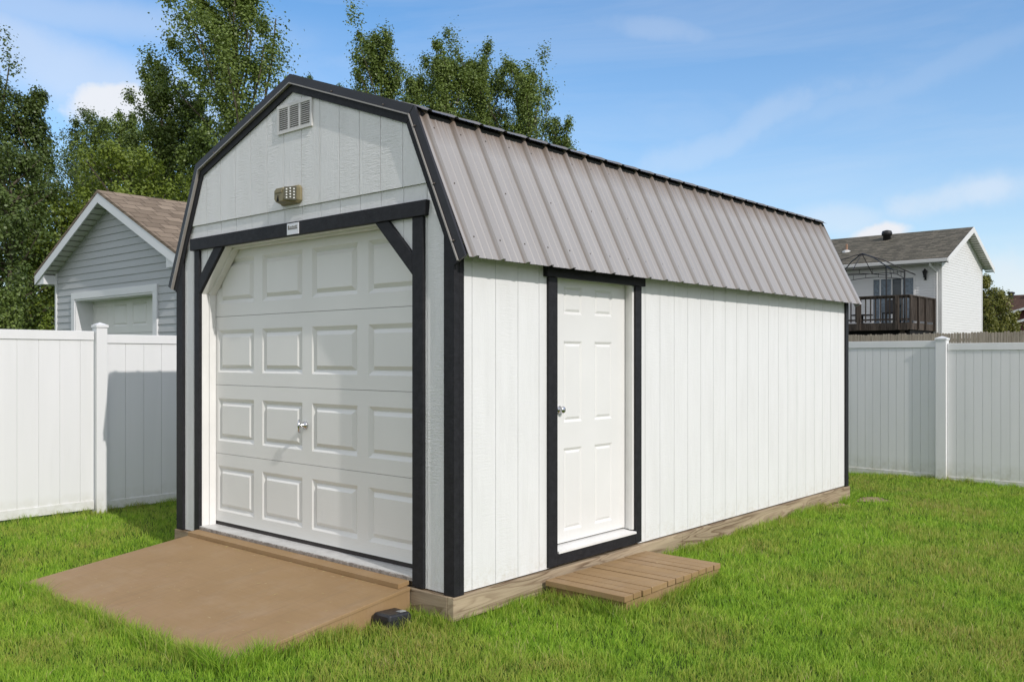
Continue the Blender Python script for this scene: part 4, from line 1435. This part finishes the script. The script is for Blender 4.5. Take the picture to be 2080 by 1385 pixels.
# ================================================================== TREES
def quads_mesh(name, centers, size, mat, parent, tint, normals=None, aspect=0.75):
    """many small leaf-shaped quads with random orientation"""
    n = len(centers)
    if normals is None:
        nn = rng.normal(size=(n, 3))
    else:
        nn = normals + rng.normal(size=(n, 3)) * 0.55
    nn /= np.linalg.norm(nn, axis=1)[:, None]
    d = rng.normal(size=(n, 3))
    d -= (d * nn).sum(1)[:, None] * nn
    d /= np.linalg.norm(d, axis=1)[:, None]
    e = np.cross(nn, d)
    s = (size * rng.uniform(0.65, 1.3, n))[:, None]
    a = d * s * 0.5
    b = e * s * 0.5 * aspect
    V = np.empty((n, 4, 3))
    V[:, 0] = centers - a
    V[:, 1] = centers + b - a * 0.1
    V[:, 2] = centers + a
    V[:, 3] = centers - b - a * 0.1
    off = np.array(wloc(parent))
    V = (V.reshape(-1, 3) - off).astype(np.float32)
    me = bpy.data.meshes.new(name)
    me.vertices.add(4 * n)
    me.vertices.foreach_set('co', V.ravel())
    me.loops.add(4 * n)
    me.loops.foreach_set('vertex_index', np.arange(4 * n, dtype=np.int32))
    me.polygons.add(n)
    me.polygons.foreach_set('loop_start', np.arange(0, 4 * n, 4, dtype=np.int32))
    me.update(calc_edges=True)
    at = me.attributes.new('tint', 'FLOAT', 'FACE')
    at.data.foreach_set('value', tint.astype(np.float32))
    me.materials.append(mat)
    o = bpy.data.objects.new(name, me)
    COL.objects.link(o)
    o.parent = parent
    return o

WIND = np.array([-0.75, -0.65, 0.0])      # leaves and shoots are blown to the left of the picture
def tree(name, label, base, top, rad, mat, leaves, seed, group=None, crown0=0.12, lean=(0, 0), size=0.085, shape='poplar', nbr=46, wind=0.35, cat='tree', tight=1.0):
    global rng
    rng = np.random.default_rng(seed)
    root = thing(name, label, cat, (base[0], base[1], -0.15), group)
    H = (top + 0.15) * (0.945 if shape == 'poplar' else 0.97)
    p0 = np.array([base[0], base[1], -0.15])
    ln = np.array([lean[0], lean[1], 0.0])
    def trunk(u):
        return p0 + np.array([0, 0, H * u]) + ln * u ** 1.5
    tm = MB()
    us = np.linspace(0, 0.90, 9)
    r0 = 0.012 * H + 0.03
    wob = rng.normal(size=(9, 3)) * 0.04 * np.array([1, 1, 0]); wob[0] = 0
    tm.tube([trunk(u) + w_ for u, w_ in zip(us, wob)], [max(0.012, r0 * (1 - u) ** 0.8) for u in us], 7)
    cs, ts, nsl = [], [], []
    per = max(1, int(leaves / nbr))
    for i in range(nbr):
        u = crown0 + (0.97 - crown0) * ((i + rng.uniform(0, 1)) / nbr)
        az = i * 2.4 + rng.uniform(-0.5, 0.5)
        v = (u - crown0) / (1 - crown0)
        if shape == 'poplar':
            prof = (0.75 + 0.4 * math.sin(math.pi * min(1, v * 1.05) ** 0.8)) * (1 - 0.62 * v ** 5)
            el = R(rng.uniform(44, 70))
        elif shape == 'round':
            prof = math.sqrt(max(0.08, 1 - (2 * v - 0.85) ** 2 / 1.35))
            el = R(rng.uniform(8, 55))
        else:   # cone
            prof = (1 - v) ** 0.55 * 0.9 + 0.12
            el = R(rng.uniform(20, 50))
        Lb = rad * prof * rng.uniform(0.6, 1.15) / max(0.4, math.cos(el))
        Lb = min(Lb, (1.0 - u) * H * 1.4 / max(0.2, math.sin(el)) + 0.35)
        dirv = np.array([math.cos(az) * math.cos(el), math.sin(az) * math.cos(el), math.sin(el)])
        s0 = trunk(u)
        tt = np.linspace(0, 1, 6)
        pts = s0 + np.outer(tt, dirv) * Lb + np.outer(tt ** 2, np.array([0, 0, 0.22 if shape == 'poplar' else -0.05]) * Lb) + np.outer(tt ** 2, WIND * wind * Lb * 0.5)
        if i % 2 == 0 or Lb > 1.0:
            tm.tube(pts[:5], [0.020 * (1 - 0.75 * q) * (Lb ** 0.5) + 0.004 for q in tt[:5]], 4, cap=False)
        # leaf clumps along the limb and on side twigs
        ncl = 7
        for c in range(ncl):
            q = rng.uniform(0.18, 1.0) ** 0.8
            k = q * 5
            k0 = min(4, int(k))
            pc = pts[k0] + (pts[k0 + 1] - pts[k0]) * (k - k0)
            tw = rng.normal(size=3) * np.array([1, 1, 0.7])
            tw = tw / np.linalg.norm(tw) + np.array([0, 0, 0.55]) + WIND * wind
            tl = Lb * 0.28 * rng.uniform(0.3, 1.2) * (1.1 - 0.6 * q)
            m = max(2, int(per / ncl))
            al = rng.uniform(0, 1, m)
            sg_ = (0.06 + 0.105 * Lb * (1.1 - 0.75 * q)) * rng.uniform(0.6, 1.3) * tight
            jit = rng.normal(size=(m, 3)) * sg_ * np.array([0.9, 0.9, 1.1])
            cs.append(pc + np.outer(al, tw) * tl + jit)
            out = jit / (np.linalg.norm(jit, axis=1)[:, None] + 1e-6)
            ax = pc - trunk(u)
            out = out * 0.9 + ax / (np.linalg.norm(ax) + 1e-6) * 0.5 + np.array([0, 0, 0.35])
            nsl.append(out)
            ts.append(np.clip(rng.uniform(0.1, 0.9) * 0.45 + rng.uniform(0, 1, m) * 0.55, 0, 1))
    quads_mesh('crown', np.concatenate(cs), size, mat, root, np.concatenate(ts), np.concatenate(nsl))
    tm.build('trunk', M['bark'], root)
    return root

def at(u, D):
    """ground point D metres ahead and u*D to the right of where the photo was taken"""
    return (CAM.x + D * (FW[0] + u * RT[0]), CAM.y + D * (FW[1] + u * RT[1]))
def top_z(h, D):
    return CAM.z + h * D
PIX = 1 / 1822.0
G1 = 'poplars behind the shed and garage'
TREES = [
 # label, px, top px, D, radius m, material, leaves, shape, lean
 ('tall dark poplar at the far left edge behind the fence', -30, 105, 26, 1.2, 'leaf_dark', 26000, 'poplar', 0.0),
 ('dark leafy poplar with a narrow crooked top left of the small cloud', 66, 165, 27, 0.85, 'leaf_dark', 21000, 'poplar', 0.1),
 ('distant short poplar below the small white cloud', 190, 225, 36, 1.3, 'leaf_dark', 22000, 'poplar', 0.0),
 ('distant poplar right of the small white cloud', 262, 215, 35, 1.1, 'leaf', 20000, 'poplar', 0.0),
 ('slender poplar left of the tallest poplar, over the garage roof', 338, 105, 30, 0.8, 'leaf', 22000, 'poplar', -0.2),
 ('poplar filling the gap between garage roof and shed roof', 412, 165, 31, 0.95, 'leaf', 22000, 'poplar', -0.2),
 ('tallest wind-swept poplar rising out of the top of the picture', 508, -80, 28, 1.75, 'leaf', 36000, 'poplar', -0.6),
 ('small poplar tip right behind the shed roof peak', 622, 112, 38, 0.50, 'leaf', 12000, 'poplar', 0.0),
 ('thin poplar tip just right of the shed roof peak', 688, 130, 39, 0.34, 'leaf', 7000, 'poplar', 0.0),
 ('poplar with a sharp top left of the group behind the shed roof', 796, 42, 31, 1.15, 'leaf', 27000, 'poplar', -0.45),
 ('thin poplar in the middle of the group behind the shed roof', 856, 128, 33, 0.8, 'leaf', 17000, 'poplar', -0.2),
 ('poplar leaning left in the group behind the shed roof', 925, 80, 33, 1.15, 'leaf', 26000, 'poplar', -0.3),
 ('broad poplar in the group behind the shed roof', 1000, 84, 35, 1.55, 'leaf', 36000, 'poplar', -0.5),
 ('poplar second from the right behind the shed roof', 1088, 122, 34, 1.35, 'leaf', 29000, 'poplar', -0.4),
 ('rightmost low poplar behind the shed roof', 1142, 225, 34, 1.0, 'leaf', 16000, 'poplar', 0.0),
]
for i, (lab, px, py, D, rad, mt, nl, shp, ln) in enumerate(TREES):
    b = at((px - 1040) * PIX, D)
    tree('poplar_tree', lab, b, top_z((727 - py) * PIX, D), rad * 1.1, M[mt], int(nl * (1.5 if mt == 'leaf_dark' else 1.9)), 100 + i, G1, 0.10, (ln * RT[0], ln * RT[1]), 0.080 if i != 6 else 0.088, shp, 52 if i != 6 else 46, 0.45, tight=1.0 if i != 6 else 0.72)
G2 = 'bushy trees beside the garage'
for i, (nm, lab, px, py, D, rad, mt, nl, shp) in enumerate([
 ('maple_tree', 'bright green maple just behind the garage roof peak', 262, 295, 25, 1.75, 'leaf_bright', 22000, 'round'),
 ('maple_tree', 'bright green bushy tree left of the garage roof', 128, 400, 24, 1.2, 'leaf_bright', 13000, 'round'),
 ('maple_tree', 'dark bushy tree at the left edge above the white fence', 20, 300, 23, 1.55, 'leaf_dark', 20000, 'round'),
 ('maple_tree', 'dark green bushy tree behind the garage ridge beside the shed', 430, 270, 34, 2.3, 'leaf_dark', 22000, 'round'),
 ('maple_tree', 'dark bushy tree behind the bright green maple', 170, 330, 33, 2.3, 'leaf_dark', 20000, 'round'),
 ('maple_tree', 'olive bushy tree behind the maples above the garage ridge', 335, 240, 32, 1.7, 'leaf', 18000, 'round'),
 ('shrub', 'dull olive shrub at the left edge just above the white fence', 8, 585, 19, 0.5, 'leaf', 8000, 'round'),
 ('shrub', 'bright yellow-green shrub beside the garage corner above the fence', 96, 632, 21, 0.22, 'leaf_bright', 2500, 'round')]):
    b = at((px - 1040) * PIX, D)
    tree(nm, lab, b, top_z((727 - py) * PIX, D), rad, M[mt], nl, 300 + i, G2 if nm == 'maple_tree' else None, 0.08, (0, 0), 0.085 if nm == 'maple_tree' else 0.06, shp, 60, 0.1,
         'tree' if nm == 'maple_tree' else 'shrub')
for i, (lab, px, py, D, rad, nl) in enumerate([
 ('taller yellow-green tree against the back corner of the white house', 2001, 550, 47, 0.85, 12000),
 ('shorter yellow-green tree in front of the brown-roofed red house', 2030, 588, 48, 1.15, 13000),
 ('low yellow-green bush at the right edge of the picket fence', 2056, 632, 49, 0.85, 6000)]):
    b = at((px - 1040) * PIX, D)
    tree('bushy_tree', lab, b, top_z((727 - py) * PIX, D), rad, M['leaf_yellow'], nl, 400 + i, 'yellow-green trees beside the white house', 0.02, (0, 0), 0.10, 'cone', 60, 0.05)

# ================================================================== GRASS
rng = np.random.default_rng(5)
def blades(pts, h, w, tint, name):
    n = len(pts)
    az = rng.uniform(0, 2 * np.pi, n)
    side_ = np.stack([np.cos(az), np.sin(az), np.zeros(n)], 1) * (w / 2)[:, None]
    la = rng.uniform(0, 2 * np.pi, n)
    lm = np.abs(rng.normal(0, 0.42, n)) + 0.1
    leanv = np.stack([np.cos(la), np.sin(la), np.zeros(n)], 1) * (lm * h)[:, None]
    upv = np.zeros((n, 3)); upv[:, 2] = h
    V = np.empty((n, 5, 3), np.float32)
    V[:, 0] = pts - side_
    V[:, 1] = pts + side_
    mid = pts + upv * 0.55 + leanv * 0.3
    V[:, 2] = mid + side_ * 0.8
    V[:, 3] = mid - side_ * 0.8
    V[:, 4] = pts + upv * 0.97 + leanv
    me = bpy.data.meshes.new(name)
    me.vertices.add(5 * n)
    me.vertices.foreach_set('co', V.ravel())
    base = (np.arange(n, dtype=np.int32) * 5)[:, None]
    li = (base + np.array([[0, 1, 2, 3, 3, 2, 4]], np.int32)).ravel()
    me.loops.add(7 * n)
    me.loops.foreach_set('vertex_index', li)
    me.polygons.add(2 * n)
    ls = (np.arange(n, dtype=np.int32)[:, None] * 7 + np.array([[0, 4]], np.int32)).ravel()
    me.polygons.foreach_set('loop_start', ls)
    me.update(calc_edges=True)
    a = me.attributes.new('tint', 'FLOAT', 'FACE')
    a.data.foreach_set('value', np.repeat(tint, 2).astype(np.float32))
    me.materials.append(M['grass'])
    o = bpy.data.objects.new(name, me)
    COL.objects.link(o)
    return o

def keep(x, y, m=0.0):
    """lawn inside the fences, not under the shed, ramp, step or box"""
    ok = (x > -5.19) & (x < 9) & (y < 8.44) & (y > -6)
    ok &= ~((x > -3.2 - m) & (x < 0.0 + m) & (y > -0.01 - m) & (y < L + 0.03 + m))
    ok &= ~((x > rx0 - m) & (x < rx1 + m) & (y > -1.275 - m) & (y < 0.1))
    ok &= ~((x > 0.0) & (x < x1s - 0.015 + m) & (y > y0s + 0.02 - m) & (y < y1s - 0.02 + m))
    ok &= ~((x > -0.335) & (x < -0.18) & (y > -0.325) & (y < -0.17))
    # bare patches by the far corner
    ok &= ~((((x - 0.20) / 0.16) ** 2 + ((y - 6.22) / 0.19) ** 2 < 1.0) & (rng.uniform(size=x.shape) < 0.86))
    ok &= ~((((x - 0.06) / 0.10) ** 2 + ((y - 5.55) / 0.22) ** 2 < 1.0) & (rng.uniform(size=x.shape) < 0.86))
    return ok
P_, Hh, Ww, Tt = [], [], [], []
def scatter(n, D0, D1, p=0.70, wbase=0.0036):
    D = (D0 ** p + rng.uniform(0, 1, n) * (D1 ** p - D0 ** p)) ** (1 / p)      # thins out smoothly with distance
    u = rng.uniform(-0.70, 0.70, n)
    x = CAM.x + D * (FW[0] + u * RT[0])
    y = CAM.y + D * (FW[1] + u * RT[1])
    n1 = np.sin(x * 3.1 + 1.7 * np.sin(y * 2.3)) * np.sin(y * 2.7 + 1.3 * np.sin(x * 1.9))
    n2 = np.sin(x * 17 + 2.2 * np.sin(y * 9 + x * 3)) * np.sin(y * 19 + 2.0 * np.sin(x * 11 - y * 2))
    n3 = np.sin(x * 41 + 2 * np.sin(y * 23)) * np.sin(y * 47 + 2 * np.sin(x * 29))
    ok = keep(x, y) & (rng.uniform(size=n) < 0.70 + 0.22 * n2 + 0.22 * n3)
    x, y, D, n1, n2, n3 = x[ok], y[ok], D[ok], n1[ok], n2[ok], n3[ok]
    z = gh(x, y)
    h = (0.041 + 0.007 * n1 + 0.009 * n2 + 0.005 * n3 + rng.normal(0, 0.011, len(x))).clip(0.016, 0.10) * np.where(rng.uniform(size=len(x)) < 0.02, 1.55, 1.0)
    P_.append(np.stack([x, y, z - 0.004], 1)); Hh.append(h)
    Ww.append(wbase * (1 + 0.12 * (D - 2.3)).clip(0.8, 3.2) * rng.uniform(0.6, 1.35, len(x)))
    Tt.append((rng.uniform(0, 1, len(x)) * 0.8 + 0.12 + 0.10 * n2 + 0.06 * n1).clip(0, 1))
scatter(1150000, 1.6, 14.5)
# longer uncut tufts along the edges of skid, step, ramp, box and fence
def edge(a, b, n, spread, hmul):
    t = rng.uniform(0, 1, n)
    x = a[0] + (b[0] - a[0]) * t + rng.normal(0, spread, n)
    y = a[1] + (b[1] - a[1]) * t + rng.normal(0, spread, n)
    ok = keep(x, y, 0.0)
    x, y = x[ok], y[ok]
    clump = 0.55 + 0.9 * np.abs(np.sin(t[ok] * 37 + 3 * np.sin(t[ok] * 13)))
    P_.append(np.stack([x, y, gh(x, y) - 0.004], 1)); Hh.append(0.06 * hmul * clump * rng.uniform(0.6, 1.4, len(x)))
    Ww.append(0.0036 * rng.uniform(0.6, 1.3, len(x))); Tt.append(rng.uniform(0, 1, len(x)) ** 0.85)
edge((0.02, -0.03), (0.03, 0.72), 2600, 0.035, 1.0)
edge((0.03, 1.98), (0.03, 6.0), 5200, 0.035, 1.0)
edge((-0.34, -0.05), (0.0, -0.03), 1200, 0.03, 1.15)
edge((x1s, y0s), (x1s, y1s), 2600, 0.02, 1.2)
edge((0.05, y0s - 0.0), (x1s, y0s - 0.0), 2200, 0.03, 1.25)
edge((-0.345, -1.25), (-0.345, -0.45), 2600, 0.03, 1.15)
edge((rx0, -1.29), (rx1, -1.29), 6500, 0.035, 1.2)
edge((rx1 - 0.35, -1.29), (rx1 + 0.01, -1.285), 1500, 0.014, 1.5)
edge((rx1 + 0.008, -1.28), (rx1 + 0.008, -1.0), 1100, 0.012, 1.45)
edge((rx0 - 0.02, -1.25), (rx0 - 0.02, -0.1), 2600, 0.03, 0.95)
edge((-0.35, -0.36), (-0.19, -0.36), 300, 0.015, 0.9)
edge((-0.165, -0.34), (-0.15, -0.15), 350, 0.02, 1.1)
edge((-5.17, -2.5), (-5.17, 3), 5000, 0.02, 0.9)
edge((-2, 8.41), (4, 8.41), 4500, 0.02, 0.9)
gob = blades(np.concatenate(P_), np.concatenate(Hh), np.concatenate(Ww), np.concatenate(Tt), 'grass')
tag(gob, 'short mown green lawn grass with yellowish dry patches', 'grass', kind='stuff')
# bare soil by the far corner of the shed
m_ = MB()
for cx_, cy_, ra, rb in ((0.20, 6.22, 0.17, 0.20), (0.06, 5.55, 0.10, 0.22)):
    ring = []
    for k in range(22):
        an = 2 * math.pi * k / 22
        q = 1 + 0.18 * math.sin(3 * an + cx_ * 9) + 0.1 * math.sin(5 * an)
        x, y = cx_ + ra * q * math.cos(an), cy_ + rb * q * math.sin(an)
        ring.append((x, y, float(gh(x, y)) + 0.006))
    c = (cx_, cy_, float(gh(cx_, cy_)) + 0.012)
    for k in range(22):
        m_.face([ring[k], ring[(k + 1) % 22], c])
o = m_.build('soil', M['soil'], smooth=True)
tag(o, kind='structure')
# dry clippings lying on the ramp
pts, hh_, ww_, tt_ = [], [], [], []
n = 70
x = np.concatenate([rng.uniform(rx0 + 0.1, rx1 - 0.1, 30), rng.uniform(-2.5, -0.5, 40)])
y = np.concatenate([rng.uniform(-1.2, -0.15, 30), rng.normal(-0.108, 0.012, 40)])
me_b = MB()
for a, b in zip(x, y):
    an = random.uniform(0, math.pi)
    l = random.uniform(0.012, 0.045)
    dx, dy = math.cos(an) * l / 2, math.sin(an) * l / 2
    z = rz(b) + 0.0035
    me_b.face([(a - dx, b - dy, rz(b - dy) + 0.003), (a + 0.0015, b, z), (a + dx, b + dy, rz(b + dy) + 0.003), (a - 0.0015, b + 0.002, z + 0.0015)])
M['straw'] = simple('dry_straw', (0.42, 0.34, 0.16), 0.8, 0.2, 0.2, 30)
o = me_b.build('clippings', M['straw'])
tag(o, 'dry grass clippings scattered on the brown ramp', 'clippings', kind='stuff')

# ================================================================== LIGHT AND SKY
SUN = Vector((1.0, -0.16, 0.72)).normalized()
ELEV = math.asin(SUN.z)
sl_ = bpy.data.lights.new('sun', 'SUN')
sl_.energy = 2.6
sl_.angle = R(0.53)
sl_.color = (1.0, 0.945, 0.895)
so = bpy.data.objects.new('sun', sl_)
COL.objects.link(so)
so.rotation_euler = (-SUN).to_track_quat('-Z', 'Y').to_euler()
so.location = (20, -5, 20)

wd = bpy.data.worlds.new('World')
sc.world = wd
wd.use_nodes = True
t = NT(wd.node_tree)
t.nodes.clear()
wo = t.n('ShaderNodeOutputWorld')
bg = t.n('ShaderNodeBackground')
sky = t.n('ShaderNodeTexSky', sky_type='NISHITA')
sky.sun_disc = False
sky.sun_elevation = ELEV
sky.sun_rotation = math.atan2(SUN.x, SUN.y)
sky.air_density = 1.0
sky.dust_density = 0.6
sky.ozone_density = 2.0
dirn = t.n('ShaderNodeTexCoord').outputs['Generated']
SKYK = 0.15
bg.inputs['Strength'].default_value = SKYK
def pdir(px, py):
    u = (px - 1040) * PIX; v = (727 - py) * PIX
    return Vector((FW[0] + u * RT[0], FW[1] + u * RT[1], v)).normalized()
n1 = t.noise(dirn, 9.0, 6, 0.62)
n2 = t.noise(t.vmath('ADD', dirn, (3.1, 1.7, 5.2)), 9.0, 6, 0.62)
wx = t.math('SUBTRACT', n1, 0.5)
wy = t.math('SUBTRACT', n2, 0.5)
def blob(px, py, rx_, ry_, ang, edge0, edge1, warp=1.6):
    c = pdir(px, py)
    r = Vector((-c.y, c.x, 0)).normalized() * -1
    if r.dot(Vector((RT[0], RT[1], 0))) < 0: r = -r
    u = r.cross(c)
    ca, sa = math.cos(R(ang)), math.sin(R(ang))
    e1 = r * ca + u * sa
    e2 = u * ca - r * sa
    a = t.math('MULTIPLY', t.vmath('DOT_PRODUCT', dirn, tuple(e1)), 1822 / rx_)
    b = t.math('MULTIPLY', t.vmath('DOT_PRODUCT', dirn, tuple(e2)), 1822 / ry_)
    a = t.math('ADD', a, t.math('MULTIPLY', wx, warp))
    b = t.math('ADD', b, t.math('MULTIPLY', wy, warp))
    d2 = t.math('ADD', t.math('MULTIPLY', a, a), t.math('MULTIPLY', b, b))
    g = t.math('POWER', 2.718, t.math('MULTIPLY', d2, -1.0))
    g = t.math('MULTIPLY', g, t.math('GREATER_THAN', t.vmath('DOT_PRODUCT', dirn, tuple(c)), 0.3))
    return t.ramp(g, [(edge0, 0.0), (edge1, 1.0)], 'EASE')
wisp = t.noise(t.vmath('MULTIPLY', dirn, (2.2, 2.2, 14)), 1.0, 7, 0.6, 0.8)
layers = []
def add(g, k):
    layers.append(t.math('MULTIPLY', g, k))
add(blob(225, 205, 118, 50, 4, 0.25, 0.75, 2.0), 0.95)
add(blob(110, 130, 420, 70, -12, 0.0, 1.0, 1.2), 0.45)
add(blob(80, 20, 420, 40, 3, 0.0, 1.0, 1.0), 0.3)
add(blob(1480, 280, 260, 30, 19, 0.0, 1.0, 3.4), 0.19)
add(blob(1850, 165, 330, 26, 16, 0.0, 1.0, 3.2), 0.10)
add(blob(1310, 55, 120, 30, -10, 0.0, 1.0, 1.8), 0.22)
add(blob(1778, 474, 58, 26, 8, 0.2, 0.7, 2.2), 1.0)
add(blob(1690, 440, 110, 36, 0, 0.0, 1.0, 2.4), 0.35)
add(blob(1960, 395, 140, 34, 6, 0.05, 1.0, 2.6), 0.45)
add(blob(2060, 575, 110, 75, 0, 0.0, 1.0, 2.4), 0.55)
tot = layers[0]
for q in layers[1:]:
    tot = t.math('MAXIMUM', tot, q)
veil = t.math('MULTIPLY', t.ramp(wisp, [(0.42, 0.0), (0.75, 1.0)]), 0.17)
tot = t.math('MAXIMUM', tot, veil)
hs_ = t.n('ShaderNodeHueSaturation')
hs_.inputs['Saturation'].default_value = 1.38
hs_.inputs['Value'].default_value = 1.17
t.put(hs_.inputs['Color'], sky.outputs[0])
hz = t.math('MULTIPLY_ADD', t.sep(dirn)[2], -1.9, 0.95, clamp=True)
skyc = t.mix(t.math('MULTIPLY', hz, 0.55), hs_.outputs[0], (4.3, 5.0, 6.0))
# broken bright cloud added out of view, behind and beside the camera, as fill
rest = t.math('MULTIPLY_ADD', t.vmath('DOT_PRODUCT', dirn, (FW[0], FW[1], -0.25)), -2.2, 1.15, clamp=True)
rest = t.math('MULTIPLY', rest, t.ramp(t.noise(dirn, 3.0, 5, 0.6), [(0.36, 0.35), (0.52, 1.0)]))
tot = t.math('MAXIMUM', tot, rest)
cl = t.mix(t.noise(dirn, 14, 4), (5.2, 5.35, 5.7), (6.0, 6.1, 6.35))
fin = t.mix(tot, skyc, cl)
t.put(bg.inputs['Color'], fin)
t.nt.links.new(bg.outputs[0], wo.inputs[0])

# ------------------------------------------------------------------ view
sc.view_settings.view_transform = 'Standard'
sc.view_settings.look = 'None'
sc.view_settings.exposure = 0.04
sc.view_settings.gamma = 1.0
sc.render.engine = 'CYCLES'
sc.cycles.max_bounces = 8
sc.cycles.use_denoising = True
